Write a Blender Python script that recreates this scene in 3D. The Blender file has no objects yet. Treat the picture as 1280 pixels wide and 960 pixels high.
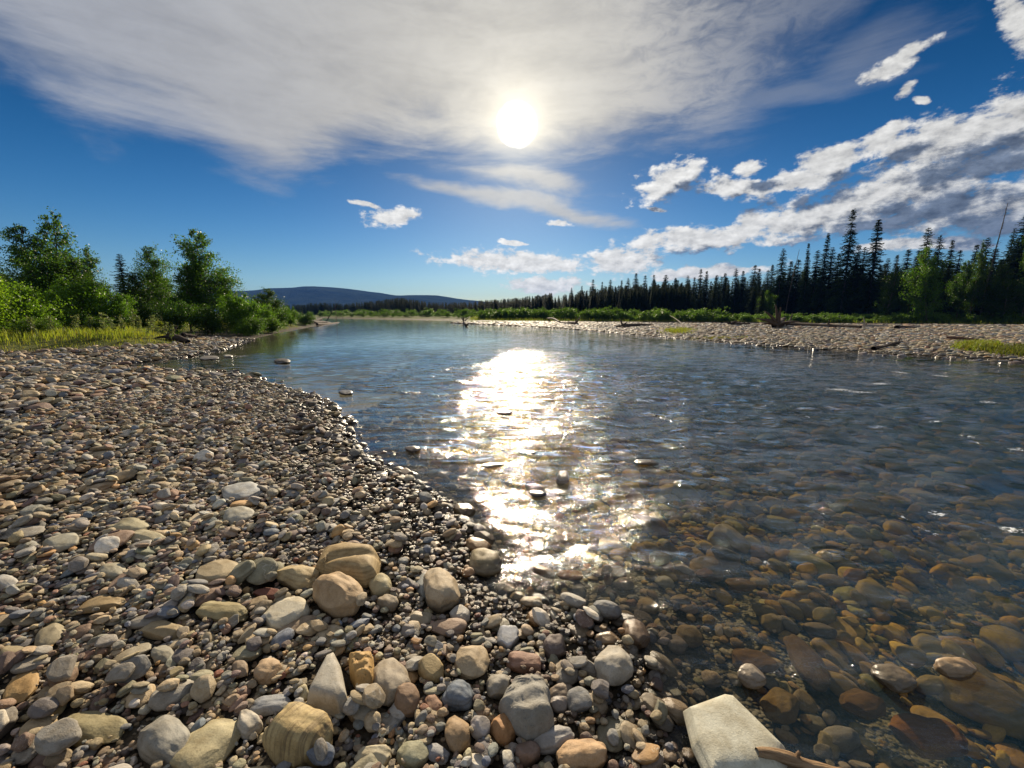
import bpy, math, random
import numpy as np
from mathutils import Vector, Matrix, noise as mnoise
R = math.radians
rng = np.random.default_rng(7); random.seed(7)
SC = bpy.context.scene
COL = SC.collection

# ------------------------------------------------------------------ camera
H = 1.5; F = 520.0; PITCH = math.atan(88 / 520.0)
cam_d = bpy.data.cameras.new("camera"); cam_d.sensor_width = 36; cam_d.lens = 36 * F / 1280
cam_d.clip_start = .05; cam_d.clip_end = 20000
cam = bpy.data.objects.new("camera", cam_d); COL.objects.link(cam)
cam.location = (0, 0, H); cam.rotation_euler = (math.pi / 2 - PITCH, 0, 0)
SC.camera = cam
cP, sP = math.cos(PITCH), math.sin(PITCH)

def ray(px, py):
    u = (px - 640) / F; v = (py - 480) / F
    return np.array([u, cP - v * sP, -sP - v * cP])
def gp(px, py, z=0.):
    d = ray(px, py); t = (z - H) / d[2]
    return np.array([d[0] * t, d[1] * t])
def proj(x, y, z):
    dz = z - H
    zc = y * cP - dz * sP
    return 640 + F * x / zc, 480 + F * (-dz * cP - y * sP) / zc, zc
def azel(px, py):
    d = ray(px, py); d = d / np.linalg.norm(d)
    return math.atan2(d[0], d[1]), math.asin(d[2])

# ------------------------------------------------------------------ render settings
SC.view_settings.view_transform = 'Standard'; SC.view_settings.look = 'None'
SC.view_settings.gamma = 1; SC.view_settings.use_curve_mapping = False
SC.view_settings.exposure = .85
SC.render.engine = 'CYCLES'
cy = SC.cycles
cy.max_bounces = 8; cy.diffuse_bounces = 3; cy.glossy_bounces = 3; cy.transmission_bounces = 4
cy.transparent_max_bounces = 12; cy.volume_bounces = 0
cy.sample_clamp_indirect = 6; cy.caustics_reflective = False; cy.caustics_refractive = False
cy.use_denoising = True

# ------------------------------------------------------------------ world
SUN_AZ, SUN_EL = azel(646, 156)
class NT:
    def __init__(s, nt): s.t = nt; nt.nodes.clear()
    def n(s, ty, **kw):
        x = s.t.nodes.new('ShaderNode' + ty)
        for k, v in kw.items(): setattr(x, k, v)
        return x
    def setin(s, node, i, v):
        if v is None: return
        if hasattr(v, 'links') and hasattr(v, 'is_output'): s.t.links.new(v, node.inputs[i])
        else: node.inputs[i].default_value = v
    def m(s, op, a, b=None, c=None, clamp=False):
        x = s.n('Math', operation=op, use_clamp=clamp)
        for i, v in enumerate((a, b, c)): s.setin(x, i, v)
        return x.outputs[0]
    def v(s, op, a, b=None, out=0):
        x = s.n('VectorMath', operation=op); s.setin(x, 0, a); s.setin(x, 1, b)
        return x.outputs[out]
    def scale(s, a, k):
        x = s.n('VectorMath', operation='SCALE'); s.setin(x, 0, a); s.setin(x, 'Scale', k); return x.outputs[0]
    def xyz(s, a, b, c=0.):
        x = s.n('CombineXYZ'); s.setin(x, 0, a); s.setin(x, 1, b); s.setin(x, 2, c); return x.outputs[0]
    def mix(s, f, a, b, blend='MIX'):
        x = s.n('Mix', data_type='RGBA', blend_type=blend); s.setin(x, 0, f); s.setin(x, 6, a); s.setin(x, 7, b)
        return x.outputs[2]
    def noise(s, vec, scale, detail=4., rough=.5, dist=0., out=0):
        x = s.n('TexNoise'); s.setin(x, 'Vector', vec); x.inputs['Scale'].default_value = scale
        x.inputs['Detail'].default_value = detail; x.inputs['Roughness'].default_value = rough
        x.inputs['Distortion'].default_value = dist
        return x.outputs[out]
    def ss(s, v, a, b, o0=0., o1=1.):
        x = s.n('MapRange', interpolation_type='SMOOTHSTEP'); s.setin(x, 0, v)
        x.inputs[1].default_value = a; x.inputs[2].default_value = b; x.inputs[3].default_value = o0; x.inputs[4].default_value = o1
        return x.outputs[0]
    def ramp(s, f, stops):
        x = s.n('ValToRGB'); s.setin(x, 0, f); e = x.color_ramp.elements
        while len(e) < len(stops): e.new(.5)
        for el, (p, c) in zip(e, stops): el.position = p; el.color = (*c, 1)
        return x.outputs[0]
    def link(s, a, b): s.t.links.new(a, b)

W = bpy.data.worlds.new("World"); SC.world = W; W.use_nodes = True
w = NT(W.node_tree)
SKY_STR = .1
sky = w.n('TexSky', sky_type='NISHITA', sun_disc=False)
sky.sun_elevation = SUN_EL; sky.sun_rotation = SUN_AZ
sky.air_density = 1.0; sky.dust_density = .25; sky.ozone_density = 3.0; sky.altitude = 300
hs = w.n('HueSaturation'); w.link(sky.outputs[0], hs.inputs['Color'])
hs.inputs['Saturation'].default_value = 1.42
skyc = w.mix(1., hs.outputs[0], (.80, .98, 1.12, 1), 'MULTIPLY')
tc = w.n('TexCoord'); D = tc.outputs['Generated']
sp = w.n('SeparateXYZ'); w.link(D, sp.inputs[0])
az = w.m('ARCTAN2', sp.outputs[0], sp.outputs[1]); el = w.m('ARCSINE', sp.outputs[2])
P = w.xyz(az, el); w.link(w.ss(el, .02, .6, .36, .15), hs.inputs['Value'])
sund = Vector((math.sin(SUN_AZ) * math.cos(SUN_EL), math.cos(SUN_AZ) * math.cos(SUN_EL), math.sin(SUN_EL)))
cosang = w.v('DOT_PRODUCT', D, tuple(sund), out=1)
ang = w.m('ARCCOSINE', w.m('MINIMUM', cosang, .999999))           # radians from the sun
g1 = w.m('EXPONENT', w.m('MULTIPLY', ang, -7.)); g2 = w.m('EXPONENT', w.m('MULTIPLY', ang, -2.2))
# --- cirrus veil
low = [(-300, 40), (-120, 40), (0, 78), (60, 118), (110, 142), (180, 165), (260, 197), (340, 236), (400, 222), (450, 202), (530, 200),
       (600, 214), (680, 214), (760, 200), (830, 185), (900, 172), (960, 140), (1010, 112), (1060, 60), (1110, -20), (1200, -150)]
fc = w.n('FloatCurve'); w.link(w.m('ADD', w.m('MULTIPLY', az, .4), .5), fc.inputs['Value'])
cv = fc.mapping.curves[0]
pts = []
for px_, py_ in low:
    a_, e_ = azel(px_, py_); pts.append((a_ * .4 + .5, e_ / 1.5))
cv.points[0].location = (0, pts[0][1]); cv.points[1].location = (1, .99)
for p_ in pts: cv.points.new(*p_)
fc.mapping.update()
lowel = w.m('MULTIPLY', fc.outputs[0], 1.5)
Pst = w.v('MULTIPLY', P, (1., 2.2, 1.))
# streaks run down to the right
mp = w.n('Mapping'); mp.inputs['Rotation'].default_value = (0, 0, R(28)); mp.inputs['Scale'].default_value = (1.6, 7., 1)
w.link(P, mp.inputs['Vector'])
nst = w.noise(mp.outputs[0], 2.2, 7, .6, .4)
nv = w.noise(Pst, 3.2, 6, .6, .6)
nfine = w.noise(Pst, 16, 5, .65, .8)
e1 = w.m('SUBTRACT', el, lowel)
e1 = w.m('ADD', e1, w.m('MULTIPLY', w.m('SUBTRACT', nst, .5), .20))
e1 = w.m('ADD', e1, w.m('MULTIPLY', w.m('SUBTRACT', nv, .5), .10))
va = w.ss(e1, -.03, .10)
# the veil thins out on the right
azr = azel(760, 200)[0]; azr2 = azel(1060, 60)[0]
thin = w.ss(az, azr, azr2, 1., .3)
va = w.m('MULTIPLY', va, thin)
brk = w.ss(w.m('ADD', w.m('MULTIPLY', nfine, .5), w.m('MULTIPLY', nst, .6)), .38, .64, .35, 1.)
brkmix = w.ss(az, azel(720, 200)[0], azel(900, 100)[0])
va = w.m('MULTIPLY', va, w.m('ADD', w.m('SUBTRACT', 1., brkmix), w.m('MULTIPLY', brkmix, brk)))
va = w.m('MULTIPLY', va, w.ss(nst, .2, .5, .90, .985))

def blobf(px_, py_, rx, ry, rot, src):
    c = np.array(azel(px_, py_)); r = R(rot)
    ex = np.array([math.cos(r), math.sin(r)]); ey = np.array([-math.sin(r), math.cos(r)])
    A = np.array(azel(px_ + ex[0] * 4, py_ + ex[1] * 4)) - c; B = np.array(azel(px_ + ey[0] * 4, py_ + ey[1] * 4)) - c
    M = np.linalg.inv(np.stack([A / 4 * rx, B / 4 * ry], 1))
    d = w.v('SUBTRACT', src, (c[0], c[1], 0))
    return w.v('LENGTH', w.xyz(w.v('DOT_PRODUCT', d, (M[0, 0], M[0, 1], 0), out=1), w.v('DOT_PRODUCT', d, (M[1, 0], M[1, 1], 0), out=1)), out=1)
def blobs(lst, src):
    out = None
    for b in lst:
        f = blobf(*b, src)
        out = f if out is None else w.m('SMOOTH_MIN', out, f, .18)
    return w.m('SUBTRACT', 1., out)
# thin streak under the sun and faint wisps
warp = w.n('TexNoise'); w.link(w.v('MULTIPLY', P, (1, 1.5, 1)), warp.inputs['Vector']); warp.inputs['Scale'].default_value = 9; warp.inputs['Detail'].default_value = 3
wv = w.v('MULTIPLY', w.v('SUBTRACT', warp.outputs[1], (.5, .5, .5)), (.055, .04, 0))
Pw = w.v('ADD', P, wv)
wis = blobs([(600, 240, 150, 14, 9), (700, 262, 120, 13, 14), (660, 222, 120, 22, 8), (960, 120, 190, 26, -8), (1080, 60, 130, 50, -30)], Pw)
wa = w.m('MULTIPLY', w.ss(w.m('ADD', wis, w.m('MULTIPLY', w.m('SUBTRACT', nst, .5), 2.2)), .0, .9), w.ss(az, azel(780, 200)[0], azel(860, 200)[0], .8, .3))
va = w.m('MAXIMUM', va, wa)
# veil colour: grey lilac far from the sun, cream near it
vb = w.m('ADD', w.m('ADD', 2.1, w.m('MULTIPLY', g2, 1.4)), w.m('MULTIPLY', g1, 2.0))
vb = w.m('MULTIPLY', vb, w.ss(w.m('ADD', w.m('MULTIPLY', nst, .7), w.m('MULTIPLY', nfine, .3)), .3, .66, .88, 1.08))
vcol = w.mix(w.ss(ang, .0, 1.0), (1.03, .98, .87, 1), (.86, .93, 1.08, 1))
vcol = w.scale(vcol, vb)
c1 = w.mix(va, skyc, vcol)
# --- cumulus
CU = [(835, 226, 52, 20, -18), (934, 210, 24, 10, -8), (925, 236, 50, 13, 2), (1000, 228, 60, 12, -10), (1035, 203, 60, 17, -22), (1095, 178, 45, 12, -30),
      (1190, 180, 120, 34, -17), (1290, 165, 100, 52, -14), (1110, 245, 180, 30, -15), (1010, 276, 80, 24, -10), (1210, 262, 150, 34, -4),
      (865, 301, 88, 15, -4), (930, 280, 45, 15, -30), (778, 326, 46, 19, 0), (640, 328, 95, 14, 2), (680, 357, 48, 10, 0),
      (880, 342, 75, 8, -4), (1150, 303, 110, 8, -3), (700, 277, 16, 5, 0), (492, 268, 33, 11, -8), (640, 305, 18, 3, 0), (1120, 78, 40, 11, -28), (1133, 113, 17, 9, -38), (1154, 126, 13, 7, 0),
      (1268, 26, 36, 26, 40), (820, 261, 12, 4, 0), (458, 259, 26, 4, 5)]
cb = blobs(CU, Pw)
Pc = w.v('MULTIPLY', P, (1., 1.7, 1.))
ncu = w.noise(Pc, 25, 10, .62, .1)
Pc2 = w.v('ADD', Pc, (-.010, .018, 0))
ncu2 = w.noise(Pc2, 25, 7, .62, .1)
dens = w.m('ADD', w.m('ADD', cb, .16), w.m('MULTIPLY', w.m('SUBTRACT', ncu, .5), 2.8))
ca = w.ss(dens, -.06, .5)
cbs = blobs(CU[:12], w.v('ADD', Pw, (-.030, .034, 0)))
core = w.ss(w.m('ADD', cbs, w.m('MULTIPLY', w.m('SUBTRACT', ncu2, .5), 2.0)), -.05, .62)
bri = w.m('ADD', w.m('ADD', 3.3, w.m('MULTIPLY', g2, 2.6)), w.m('MULTIPLY', w.m('SUBTRACT', ncu, ncu2), 5.5))
bri = w.m('MAXIMUM', bri, .5)
lit = w.scale(w.mix(.0, (1.0, .985, .94, 1), (1, 1, 1, 1)), bri)
dk = w.scale(w.mix(.0, (.62, .76, 1., 1), (1, 1, 1, 1)), w.m('ADD', 1.3, w.m('MULTIPLY', w.m('SUBTRACT', ncu, ncu2), 3.)))
ccol = w.mix(core, lit, dk)
c2 = w.mix(w.m('MULTIPLY', ca, .96), c1, ccol)
# the sun burning through the veil
disc = w.ss(w.m('ADD', ang, w.m('MULTIPLY', w.m('SUBTRACT', nfine, .5), .012)), .022, .044, 1., 0.)
g3 = w.m('EXPONENT', w.m('MULTIPLY', ang, -30.))
c3 = w.v('ADD', c2, w.scale(w.mix(0., (1., .86, .55, 1), (1, 1, 1, 1)), w.m('MULTIPLY', g3, 7.)))
c3 = w.v('ADD', c3, w.scale(w.mix(0., (1., .95, .85, 1), (1, 1, 1, 1)), w.m('MULTIPLY', disc, 45.)))
# unseen bright broken cloud, added overhead and behind the viewer as ambient fill
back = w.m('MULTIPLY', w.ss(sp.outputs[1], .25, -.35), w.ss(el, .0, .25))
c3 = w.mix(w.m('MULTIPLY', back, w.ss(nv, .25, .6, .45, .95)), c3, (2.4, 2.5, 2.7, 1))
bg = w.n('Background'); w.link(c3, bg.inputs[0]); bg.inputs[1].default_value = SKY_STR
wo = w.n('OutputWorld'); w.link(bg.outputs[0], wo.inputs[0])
W.cycles.sampling_method = 'MANUAL'; W.cycles.sample_map_resolution = 1024

sl = bpy.data.lights.new("sun", 'SUN'); sl.energy = 5.0; sl.angle = R(.6); sl.color = (1., .84, .62)
so = bpy.data.objects.new("sun", sl); COL.objects.link(so)
so.rotation_euler = sund.to_track_quat('Z', 'Y').to_euler(); so.location = (0, 30, 40)

# ------------------------------------------------------------------ helpers
def mesh_np(name, V, Fc, mats=(), smooth=True, link=True, kind=None, **props):
    me = bpy.data.meshes.new(name)
    V = np.asarray(V, np.float32); Fc = np.asarray(Fc, np.int32)
    me.vertices.add(len(V)); me.vertices.foreach_set('co', V.ravel())
    k = Fc.shape[1]
    me.loops.add(Fc.size); me.loops.foreach_set('vertex_index', Fc.ravel())
    me.polygons.add(len(Fc)); me.polygons.foreach_set('loop_start', np.arange(0, Fc.size, k, dtype=np.int32))
    me.polygons.foreach_set('loop_total', np.full(len(Fc), k, np.int32))
    me.polygons.foreach_set('use_smooth', np.full(len(Fc), smooth, bool))
    me.update(calc_edges=True); me.validate()
    for m_ in mats: me.materials.append(m_)
    if not link: return me
    return add(name, me, kind=kind, **props)
def add(name, me, parent=None, loc=None, rot=None, scl=None, kind=None, label=None, category=None, group=None, color=None):
    o = bpy.data.objects.new(name, me); COL.objects.link(o)
    if parent is not None: o.parent = parent
    if loc is not None: o.location = loc
    if rot is not None: o.rotation_euler = rot
    if scl is not None: o.scale = scl
    for k, v in (('kind', kind), ('label', label), ('category', category), ('group', group)):
        if v: o[k] = v
    if color is not None: o.color = (*color, 1)
    return o
def vattr(me, name, vals):
    a = me.attributes.new(name, 'FLOAT', 'POINT'); a.data.foreach_set('value', np.asarray(vals, np.float32))
def tube(path, rad, n=8, cap=True):
    path = np.asarray(path, float); m_ = len(path); V = []; 
    for i in range(m_):
        t = path[min(i + 1, m_ - 1)] - path[max(i - 1, 0)]; t = t / (np.linalg.norm(t) + 1e-9)
        a = np.cross(t, (0, 0, 1.)) if abs(t[2]) < .9 else np.cross(t, (1., 0, 0)); a /= np.linalg.norm(a); b = np.cross(t, a)
        for k in range(n):
            th = 2 * math.pi * k / n; V.append(path[i] + rad[i] * (math.cos(th) * a + math.sin(th) * b))
    Fc = [(i * n + k, i * n + (k + 1) % n, (i + 1) * n + (k + 1) % n, (i + 1) * n + k) for i in range(m_ - 1) for k in range(n)]
    if cap:
        for base, c, fl in ((0, path[0], 1), ((m_ - 1) * n, path[-1], 0)):
            V.append(c); ci = len(V) - 1
            for k in range(n):
                q = (base + k, base + (k + 1) % n, ci, ci)
                Fc.append((q[1], q[0], ci, ci) if fl else q)
    return np.array(V), np.array(Fc)
def join(parts):
    V = []; Fc = []; o = 0
    for v, f in parts: V.append(v); Fc.append(np.asarray(f) + o); o += len(v)
    return np.concatenate(V), np.concatenate(Fc)
def join_tubes(parts):
    V, Fc = join(parts)
    return V, Fc

def newmat(name):
    m_ = bpy.data.materials.new(name); m_.use_nodes = True
    t = NT(m_.node_tree); return m_, t
def finish(t, shader, vol=None, disp=None):
    o = t.n('OutputMaterial')
    if shader is not None: t.link(shader, o.inputs[0])
    if vol is not None: t.link(vol, o.inputs[1])
def bsdf(t, col, rough, normal=None, spec=.5, **kw):
    b = t.n('BsdfPrincipled'); t.setin(b, 'Base Color', col); t.setin(b, 'Roughness', rough)
    t.setin(b, 'Specular IOR Level', spec)
    if normal is not None: t.link(normal, b.inputs['Normal'])
    for k, v in kw.items(): t.setin(b, k, v)
    return b.outputs[0]
def bump(t, h, strength, dist, normal=None):
    b = t.n('Bump'); t.setin(b, 'Height', h); b.inputs['Strength'].default_value = strength; b.inputs['Distance'].default_value = dist
    if normal is not None: t.link(normal, b.inputs['Normal'])
    return b.outputs[0]

# ------------------------------------------------------------------ terrain
def poly_px(l): return np.array([gp(*p) for p in l])
LANDL = np.concatenate([poly_px([(845, 985), (838, 950), (812, 900), (800, 850), (780, 800), (735, 775), (670, 765), (620, 758), (590, 738), (585, 715), (600, 690), (590, 668), (562, 640), (535, 618),
    (500, 600), (470, 583), (440, 558), (425, 535), (420, 515), (408, 500), (380, 492), (350, 484), (310, 472), (265, 465), (215, 464), (150, 460), (150, 457), (190, 451), (235, 446), (275, 437), (300, 428), (345, 417), (385, 409.5), (402, 406.5), (400, 403), (370, 400.5), (330, 398.6)]),
    np.array([[-120, 160], [-300, 130], [-4000, 60], [-4000, -4000], [1.2, -4000], [.9, -40], [.8, -6], [.5, -.5]])])
BAR = poly_px([(562, 403.6), (600, 405.5), (640, 407.5), (690, 410), (730, 413), (790, 418.5), (860, 425), (930, 430), (1000, 435), (1060, 439.5), (1100, 442.5), (1190, 447), (1280, 452.5), (1420, 461), (1700, 478),
    (1800, 432), (1420, 411), (1280, 408.4), (1100, 407), (900, 405.6), (760, 404.6), (690, 404.2), (640, 403.8)])
FAR = np.concatenate([poly_px([(380, 397.2), (455, 398.6), (500, 399.4), (560, 400.2), (620, 401.2), (700, 402), (800, 402.6), (900, 403.2), (1050, 404.4), (1280, 406.6), (1700, 420)]),
    np.array([[4000, -200], [4000, 4000], [-4000, 4000], [-4000, 240], [-120, 230]])])
GRASS = np.concatenate([poly_px([(-500, 462), (-200, 455), (0, 450), (60, 446), (130, 443), (190, 440), (228, 434), (240, 430), (232, 424), (215, 420), (260, 416), (305, 419), (330, 417), (385, 407.5)]),
    np.array([[-50, 100], [-400, 110], [-400, 5]])])
def sdist(x, y, poly):
    x = np.asarray(x, float); y = np.asarray(y, float)
    d2 = np.full(x.shape, 1e18); ins = np.zeros(x.shape, bool); n = len(poly)
    for i in range(n):
        ax, ay = poly[i]; bx, by = poly[(i + 1) % n]; ex, ey = bx - ax, by - ay
        wx, wy = x - ax, y - ay
        t = np.clip((wx * ex + wy * ey) / (ex * ex + ey * ey + 1e-12), 0, 1)
        d2 = np.minimum(d2, (wx - ex * t) ** 2 + (wy - ey * t) ** 2)
        c = ((ay > y) != (by > y)) & (x < (ex * (y - ay) / (ey if abs(ey) > 1e-12 else 1e-12) + ax))
        ins ^= c
    d = np.sqrt(d2); return np.where(ins, d, -d)
def sms(v, a, b):
    t = np.clip((v - a) / (b - a), 0, 1); return t * t * (3 - 2 * t)
def wob(x, y, s, seed=0):
    r = np.random.default_rng(seed); o = 0
    for k in range(7):
        th = r.uniform(0, 6.28); f = s * r.uniform(.6, 1.8); o = o + np.sin((x * math.cos(th) + y * math.sin(th)) * f + r.uniform(0, 6.28))
    return o / 7 * 1.6
def height(x, y, noisy=True):
    dl = sdist(x, y, LANDL); db = sdist(x, y, BAR); df = sdist(x, y, FAR); dg = sdist(x, y, GRASS)
    nz = wob(x, y, 2.2, 1) * .018 + wob(x, y, .6, 2) * .03 if noisy else 0
    near = np.clip(1 - np.hypot(x, y) / 6, 0, 1)
    def prof(d, s_in, top, s_out=.10, deep=.62):  # bank above, bed below
        return np.where(d > 0, top * (1 - np.exp(-d * s_in / top)), -deep * (1 - np.exp(d * s_out / deep)))
    hl = prof(dl, .055, .22, .15, .62) - .05 * sms(-dl, 0, .22) + .45 * sms(dg, -.6, 3.0) + .35 * sms(dg, 3, 14)
    hb = prof(db, .05, .16, .15, .75)
    hf = prof(df, .05, .25) + .5 * sms(df, 3, 12) + .9 * sms(df, 25, 80)
    h = np.maximum(np.maximum(hl, hb), hf)
    edge = np.clip(np.abs(np.maximum(np.maximum(dl, db), df)) / .6, .25, 1)
    return h + nz * edge

def polar(rads, angs):
    A, Rr = np.meshgrid(angs, rads); X = Rr * np.sin(A); Y = Rr * np.cos(A)
    nr, na = A.shape
    i = np.arange(nr - 1)[:, None] * na; j = np.arange(na)[None, :]; j2 = (j + 1) % na
    Fc = np.stack([i + j, i + j2, i + na + j2, i + na + j], -1).reshape(-1, 4)
    return X, Y, Fc
def angles(nf, nc, half=62):
    a = np.linspace(-R(half), R(half), nf, endpoint=False); b = np.linspace(R(half), 2 * math.pi - R(half), nc, endpoint=False)
    return np.concatenate([a, b])
def radii(r0, r1, k, tail=1.06, rmax=4200):
    l = [r0]
    while l[-1] < r1: l.append(l[-1] * k)
    while l[-1] < rmax: l.append(l[-1] * tail)
    return np.array(l)

def wet_sheet_nodes(t, col, rough):
    g = t.n('NewGeometry'); s = t.n('SeparateXYZ'); t.link(g.outputs['Position'], s.inputs[0])
    nz = t.noise(g.outputs['Position'], 3., 3)
    zz = t.m('ADD', s.outputs[2], t.m('MULTIPLY', t.m('SUBTRACT', nz, .5), .03))
    wet = t.ss(zz, .022, .085, 1., 0.)
    alg = t.ss(zz, -.03, -.20)
    return g.outputs['Position'], wet, alg, zz

# ground material: fine gravel and silt, grassland further in
gm, t = newmat("gravel_ground")
pos, wet, alg, zz = wet_sheet_nodes(t, None, None)
vor = t.n('TexVoronoi'); t.link(pos, vor.inputs['Vector']); vor.inputs['Scale'].default_value = 55; vor.inputs['Randomness'].default_value = 1
vor2 = t.n('TexVoronoi'); t.link(pos, vor2.inputs['Vector']); vor2.inputs['Scale'].default_value = 17
vc = t.n('SeparateColor'); t.link(vor2.outputs['Color'], vc.inputs[0])
c = t.ramp(vc.outputs[0], [(0, (.045, .04, .033)), (.35, (.09, .08, .062)), (.6, (.065, .064, .06)), (.85, (.13, .105, .075)), (1, (.16, .15, .13))])
c = t.mix(t.noise(pos, .8, 4), c, t.mix(.5, c, (.10, .08, .055, 1)))
gat = t.n('Attribute', attribute_name='grassy')
gcol = t.ramp(t.noise(pos, 2.5, 6), [(.3, (.05, .055, .02)), (.5, (.09, .11, .028)), (.7, (.13, .12, .045))])
c = t.mix(gat.outputs['Fac'], c, gcol)
c = t.mix(wet, c, t.mix(1., c, (.6, .57, .52, 1), 'MULTIPLY'))
c = t.mix(alg, c, t.mix(.6, c, (.15, .13, .065, 1)))
hgt = t.m('ADD', t.m('MULTIPLY', vor.outputs['Distance'], -.5), t.m('MULTIPLY', vor2.outputs['Distance'], -1.3))
nb = bump(t, hgt, .9, .03)
finish(t, bsdf(t, c, t.m('SUBTRACT', .9, t.m('MULTIPLY', wet, .3)), nb, .04))

X, Y, Fc = polar(radii(.25, 90, 1.02), angles(560, 70))
Z = height(X, Y)
me = mesh_np("ground", np.stack([X, Y, Z], -1).reshape(-1, 3), Fc, [gm], link=False)
dgr = sdist(X, Y, GRASS); dfr = sdist(X, Y, FAR)
gr = np.maximum(sms(dgr + wob(X, Y, 1.3, 5) * .5, -.2, .8), sms(dfr + wob(X, Y, .5, 6) * 1.5, 2, 5))
vattr(me, 'grassy', gr.ravel())
add("ground", me, kind='structure')

# ------------------------------------------------------------------ water
wm, t = newmat("river_water")
g = t.n('NewGeometry'); pos = g.outputs['Position']
cho = t.n('Attribute', attribute_name='chop').outputs['Fac']
mpn = t.n('Mapping'); mpn.inputs['Rotation'].default_value = (0, 0, R(-35)); mpn.inputs['Scale'].default_value = (1, 1.9, 1); t.link(pos, mpn.inputs['Vector'])
n1 = t.noise(mpn.outputs[0], 5.5, 3, .55, .3); n2 = t.noise(mpn.outputs[0], 27., 4, .65, .5); n3 = t.noise(pos, 1.3, 3, .5, .2)
patch = t.ss(t.noise(pos, .35, 3, .5), .35, .65, .5, 1.1)
patch = t.m('MULTIPLY', patch, t.ss(t.noise(mpn.outputs[0], 1.7, 2, .5), .42, .68, .6, 1.9))
hh = t.m('ADD', t.m('MULTIPLY', n1, .027), t.m('ADD', t.m('MULTIPLY', n2, .0115), t.m('MULTIPLY', n3, .05)))
hh = t.m('MULTIPLY', hh, t.m('MULTIPLY', cho, patch))
nb = bump(t, hh, 1., 1.)
cosi = t.m('MINIMUM', t.m('ABSOLUTE', t.v('DOT_PRODUCT', g.outputs['Incoming'], nb, out=1)), 1.)
fres = t.m('ADD', .02, t.m('MULTIPLY', t.m('POWER', t.m('SUBTRACT', 1., cosi), 5.), .98))
dep = t.n('Attribute', attribute_name='depth').outputs['Fac']
cosr = t.m('SQRT', t.m('SUBTRACT', 1., t.m('MULTIPLY', t.m('SUBTRACT', 1., t.m('MULTIPLY', cosi, cosi)), .5625)))
plen = t.m('DIVIDE', dep, cosr)                                   # length of the refracted path to the bed
cc_ = t.n('CombineColor')
for k_, sg_ in enumerate((.75, .85, 1.4)): t.link(t.m('EXPONENT', t.m('MULTIPLY', plen, -sg_)), cc_.inputs[k_])
tb_ = t.n('BsdfTransparent'); t.link(cc_.outputs[0], tb_.inputs[0])
td_ = t.n('BsdfDiffuse'); td_.inputs[0].default_value = (.05, .12, .17, 1)
tr = t.n('MixShader'); t.link(t.m('SUBTRACT', 1., t.m('EXPONENT', t.m('MULTIPLY', dep, -.5))), tr.inputs[0]); t.link(tb_.outputs[0], tr.inputs[1]); t.link(td_.outputs[0], tr.inputs[2])
gl = t.n('BsdfGlossy', distribution='GGX'); gl.inputs['Roughness'].default_value = .045; gl.inputs[0].default_value = (1, 1, 1, 1); t.link(nb, gl.inputs['Normal'])
ms = t.n('MixShader'); t.link(fres, ms.inputs[0]); t.link(tr.outputs[0], ms.inputs[1]); t.link(gl.outputs[0], ms.inputs[2])
fo = t.n('Attribute', attribute_name='foam').outputs['Fac']
fmask = t.ss(t.m('ADD', fo, t.m('MULTIPLY', t.m('SUBTRACT', t.noise(mpn.outputs[0], 22., 5, .75), .5), 2.6)), .88, 1.15)
fd = bsdf(t, (.8, .82, .83, 1), .6)
ms2 = t.n('MixShader'); t.link(t.m('MULTIPLY', fmask, .8), ms2.inputs[0]); t.link(ms.outputs[0], ms2.inputs[1]); t.link(fd, ms2.inputs[2])
finish(t, ms2.outputs[0])

rads = radii(.6, 60, 1.0095, 1.05); X, Y, Fc = polar(rads, angles(860, 50))
sp_ = np.gradient(rads)[:, None] * np.ones_like(X)
dl = sdist(X, Y, LANDL)
Z = np.zeros_like(X); r_ = np.random.default_rng(3)
calm = sms(-dl, 0., 1.4) * (.45 + .55 * sms(X + .25 * Y * 0, -1.8, .9)) * (.85 + .25 * wob(X, Y, .7, 12))
chop = np.clip(.30 + .70 * calm, .2, 1.2) * sms(-dl, -.1, .35) * (1 - .9 * sms(np.hypot(X, Y), 8, 21)) 
flow = R(-52)
for k in range(46):
    lam = .11 * (1.5 / .11) ** r_.random(); th = flow + r_.normal(0, .75) ; kk = 2 * math.pi / lam
    amp = .0046 * lam ** .95 * (1 if lam > .3 else .8)
    ph = r_.uniform(0, 6.28)
    wx = X + .12 * wob(X, Y, 2., 20 + k % 5); wy = Y + .12 * wob(X, Y, 2., 30 + k % 5)
    Z += amp * sms(lam / sp_, 2.5, 5) * np.sin((wx * math.cos(th) + wy * math.sin(th)) * kk + ph)
Z *= chop
me = mesh_np("water", np.stack([X, Y, Z], -1).reshape(-1, 3), Fc, [wm], link=False)
vattr(me, 'chop', chop.ravel()); vattr(me, 'depth', np.clip(-height(X, Y, False), 0.01, 2).ravel())
foam = np.zeros_like(X)
for px_, py_, rx, ry in ((1050, 487, 26, 4), (1075, 490, 30, 3), (1265, 662, 22, 9), (1172, 640, 22, 7), (1160, 660, 14, 8), (1125, 465, 12, 3), (1175, 470, 14, 3), (1235, 503, 18, 3), (1270, 560, 18, 4), (1100, 480, 20, 3),
        (715, 690, 10, 8), (650, 700, 8, 4), (1130, 648, 8, 5), (960, 700, 6, 8), (1270, 540, 8, 2), (1010, 520, 8, 2), (1215, 545, 12, 2), (1170, 525, 10, 3)):
    cx, cy_ = gp(px_, py_); sx = abs(gp(px_ + rx, py_)[0] - cx); sy = abs(gp(px_, py_ - ry)[1] - cy_)
    foam = np.maximum(foam, np.exp(-((X - cx) / sx) ** 2 - ((Y - cy_) / sy) ** 2))
vattr(me, 'foam', foam.ravel())
add("water", me, kind='structure')

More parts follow.
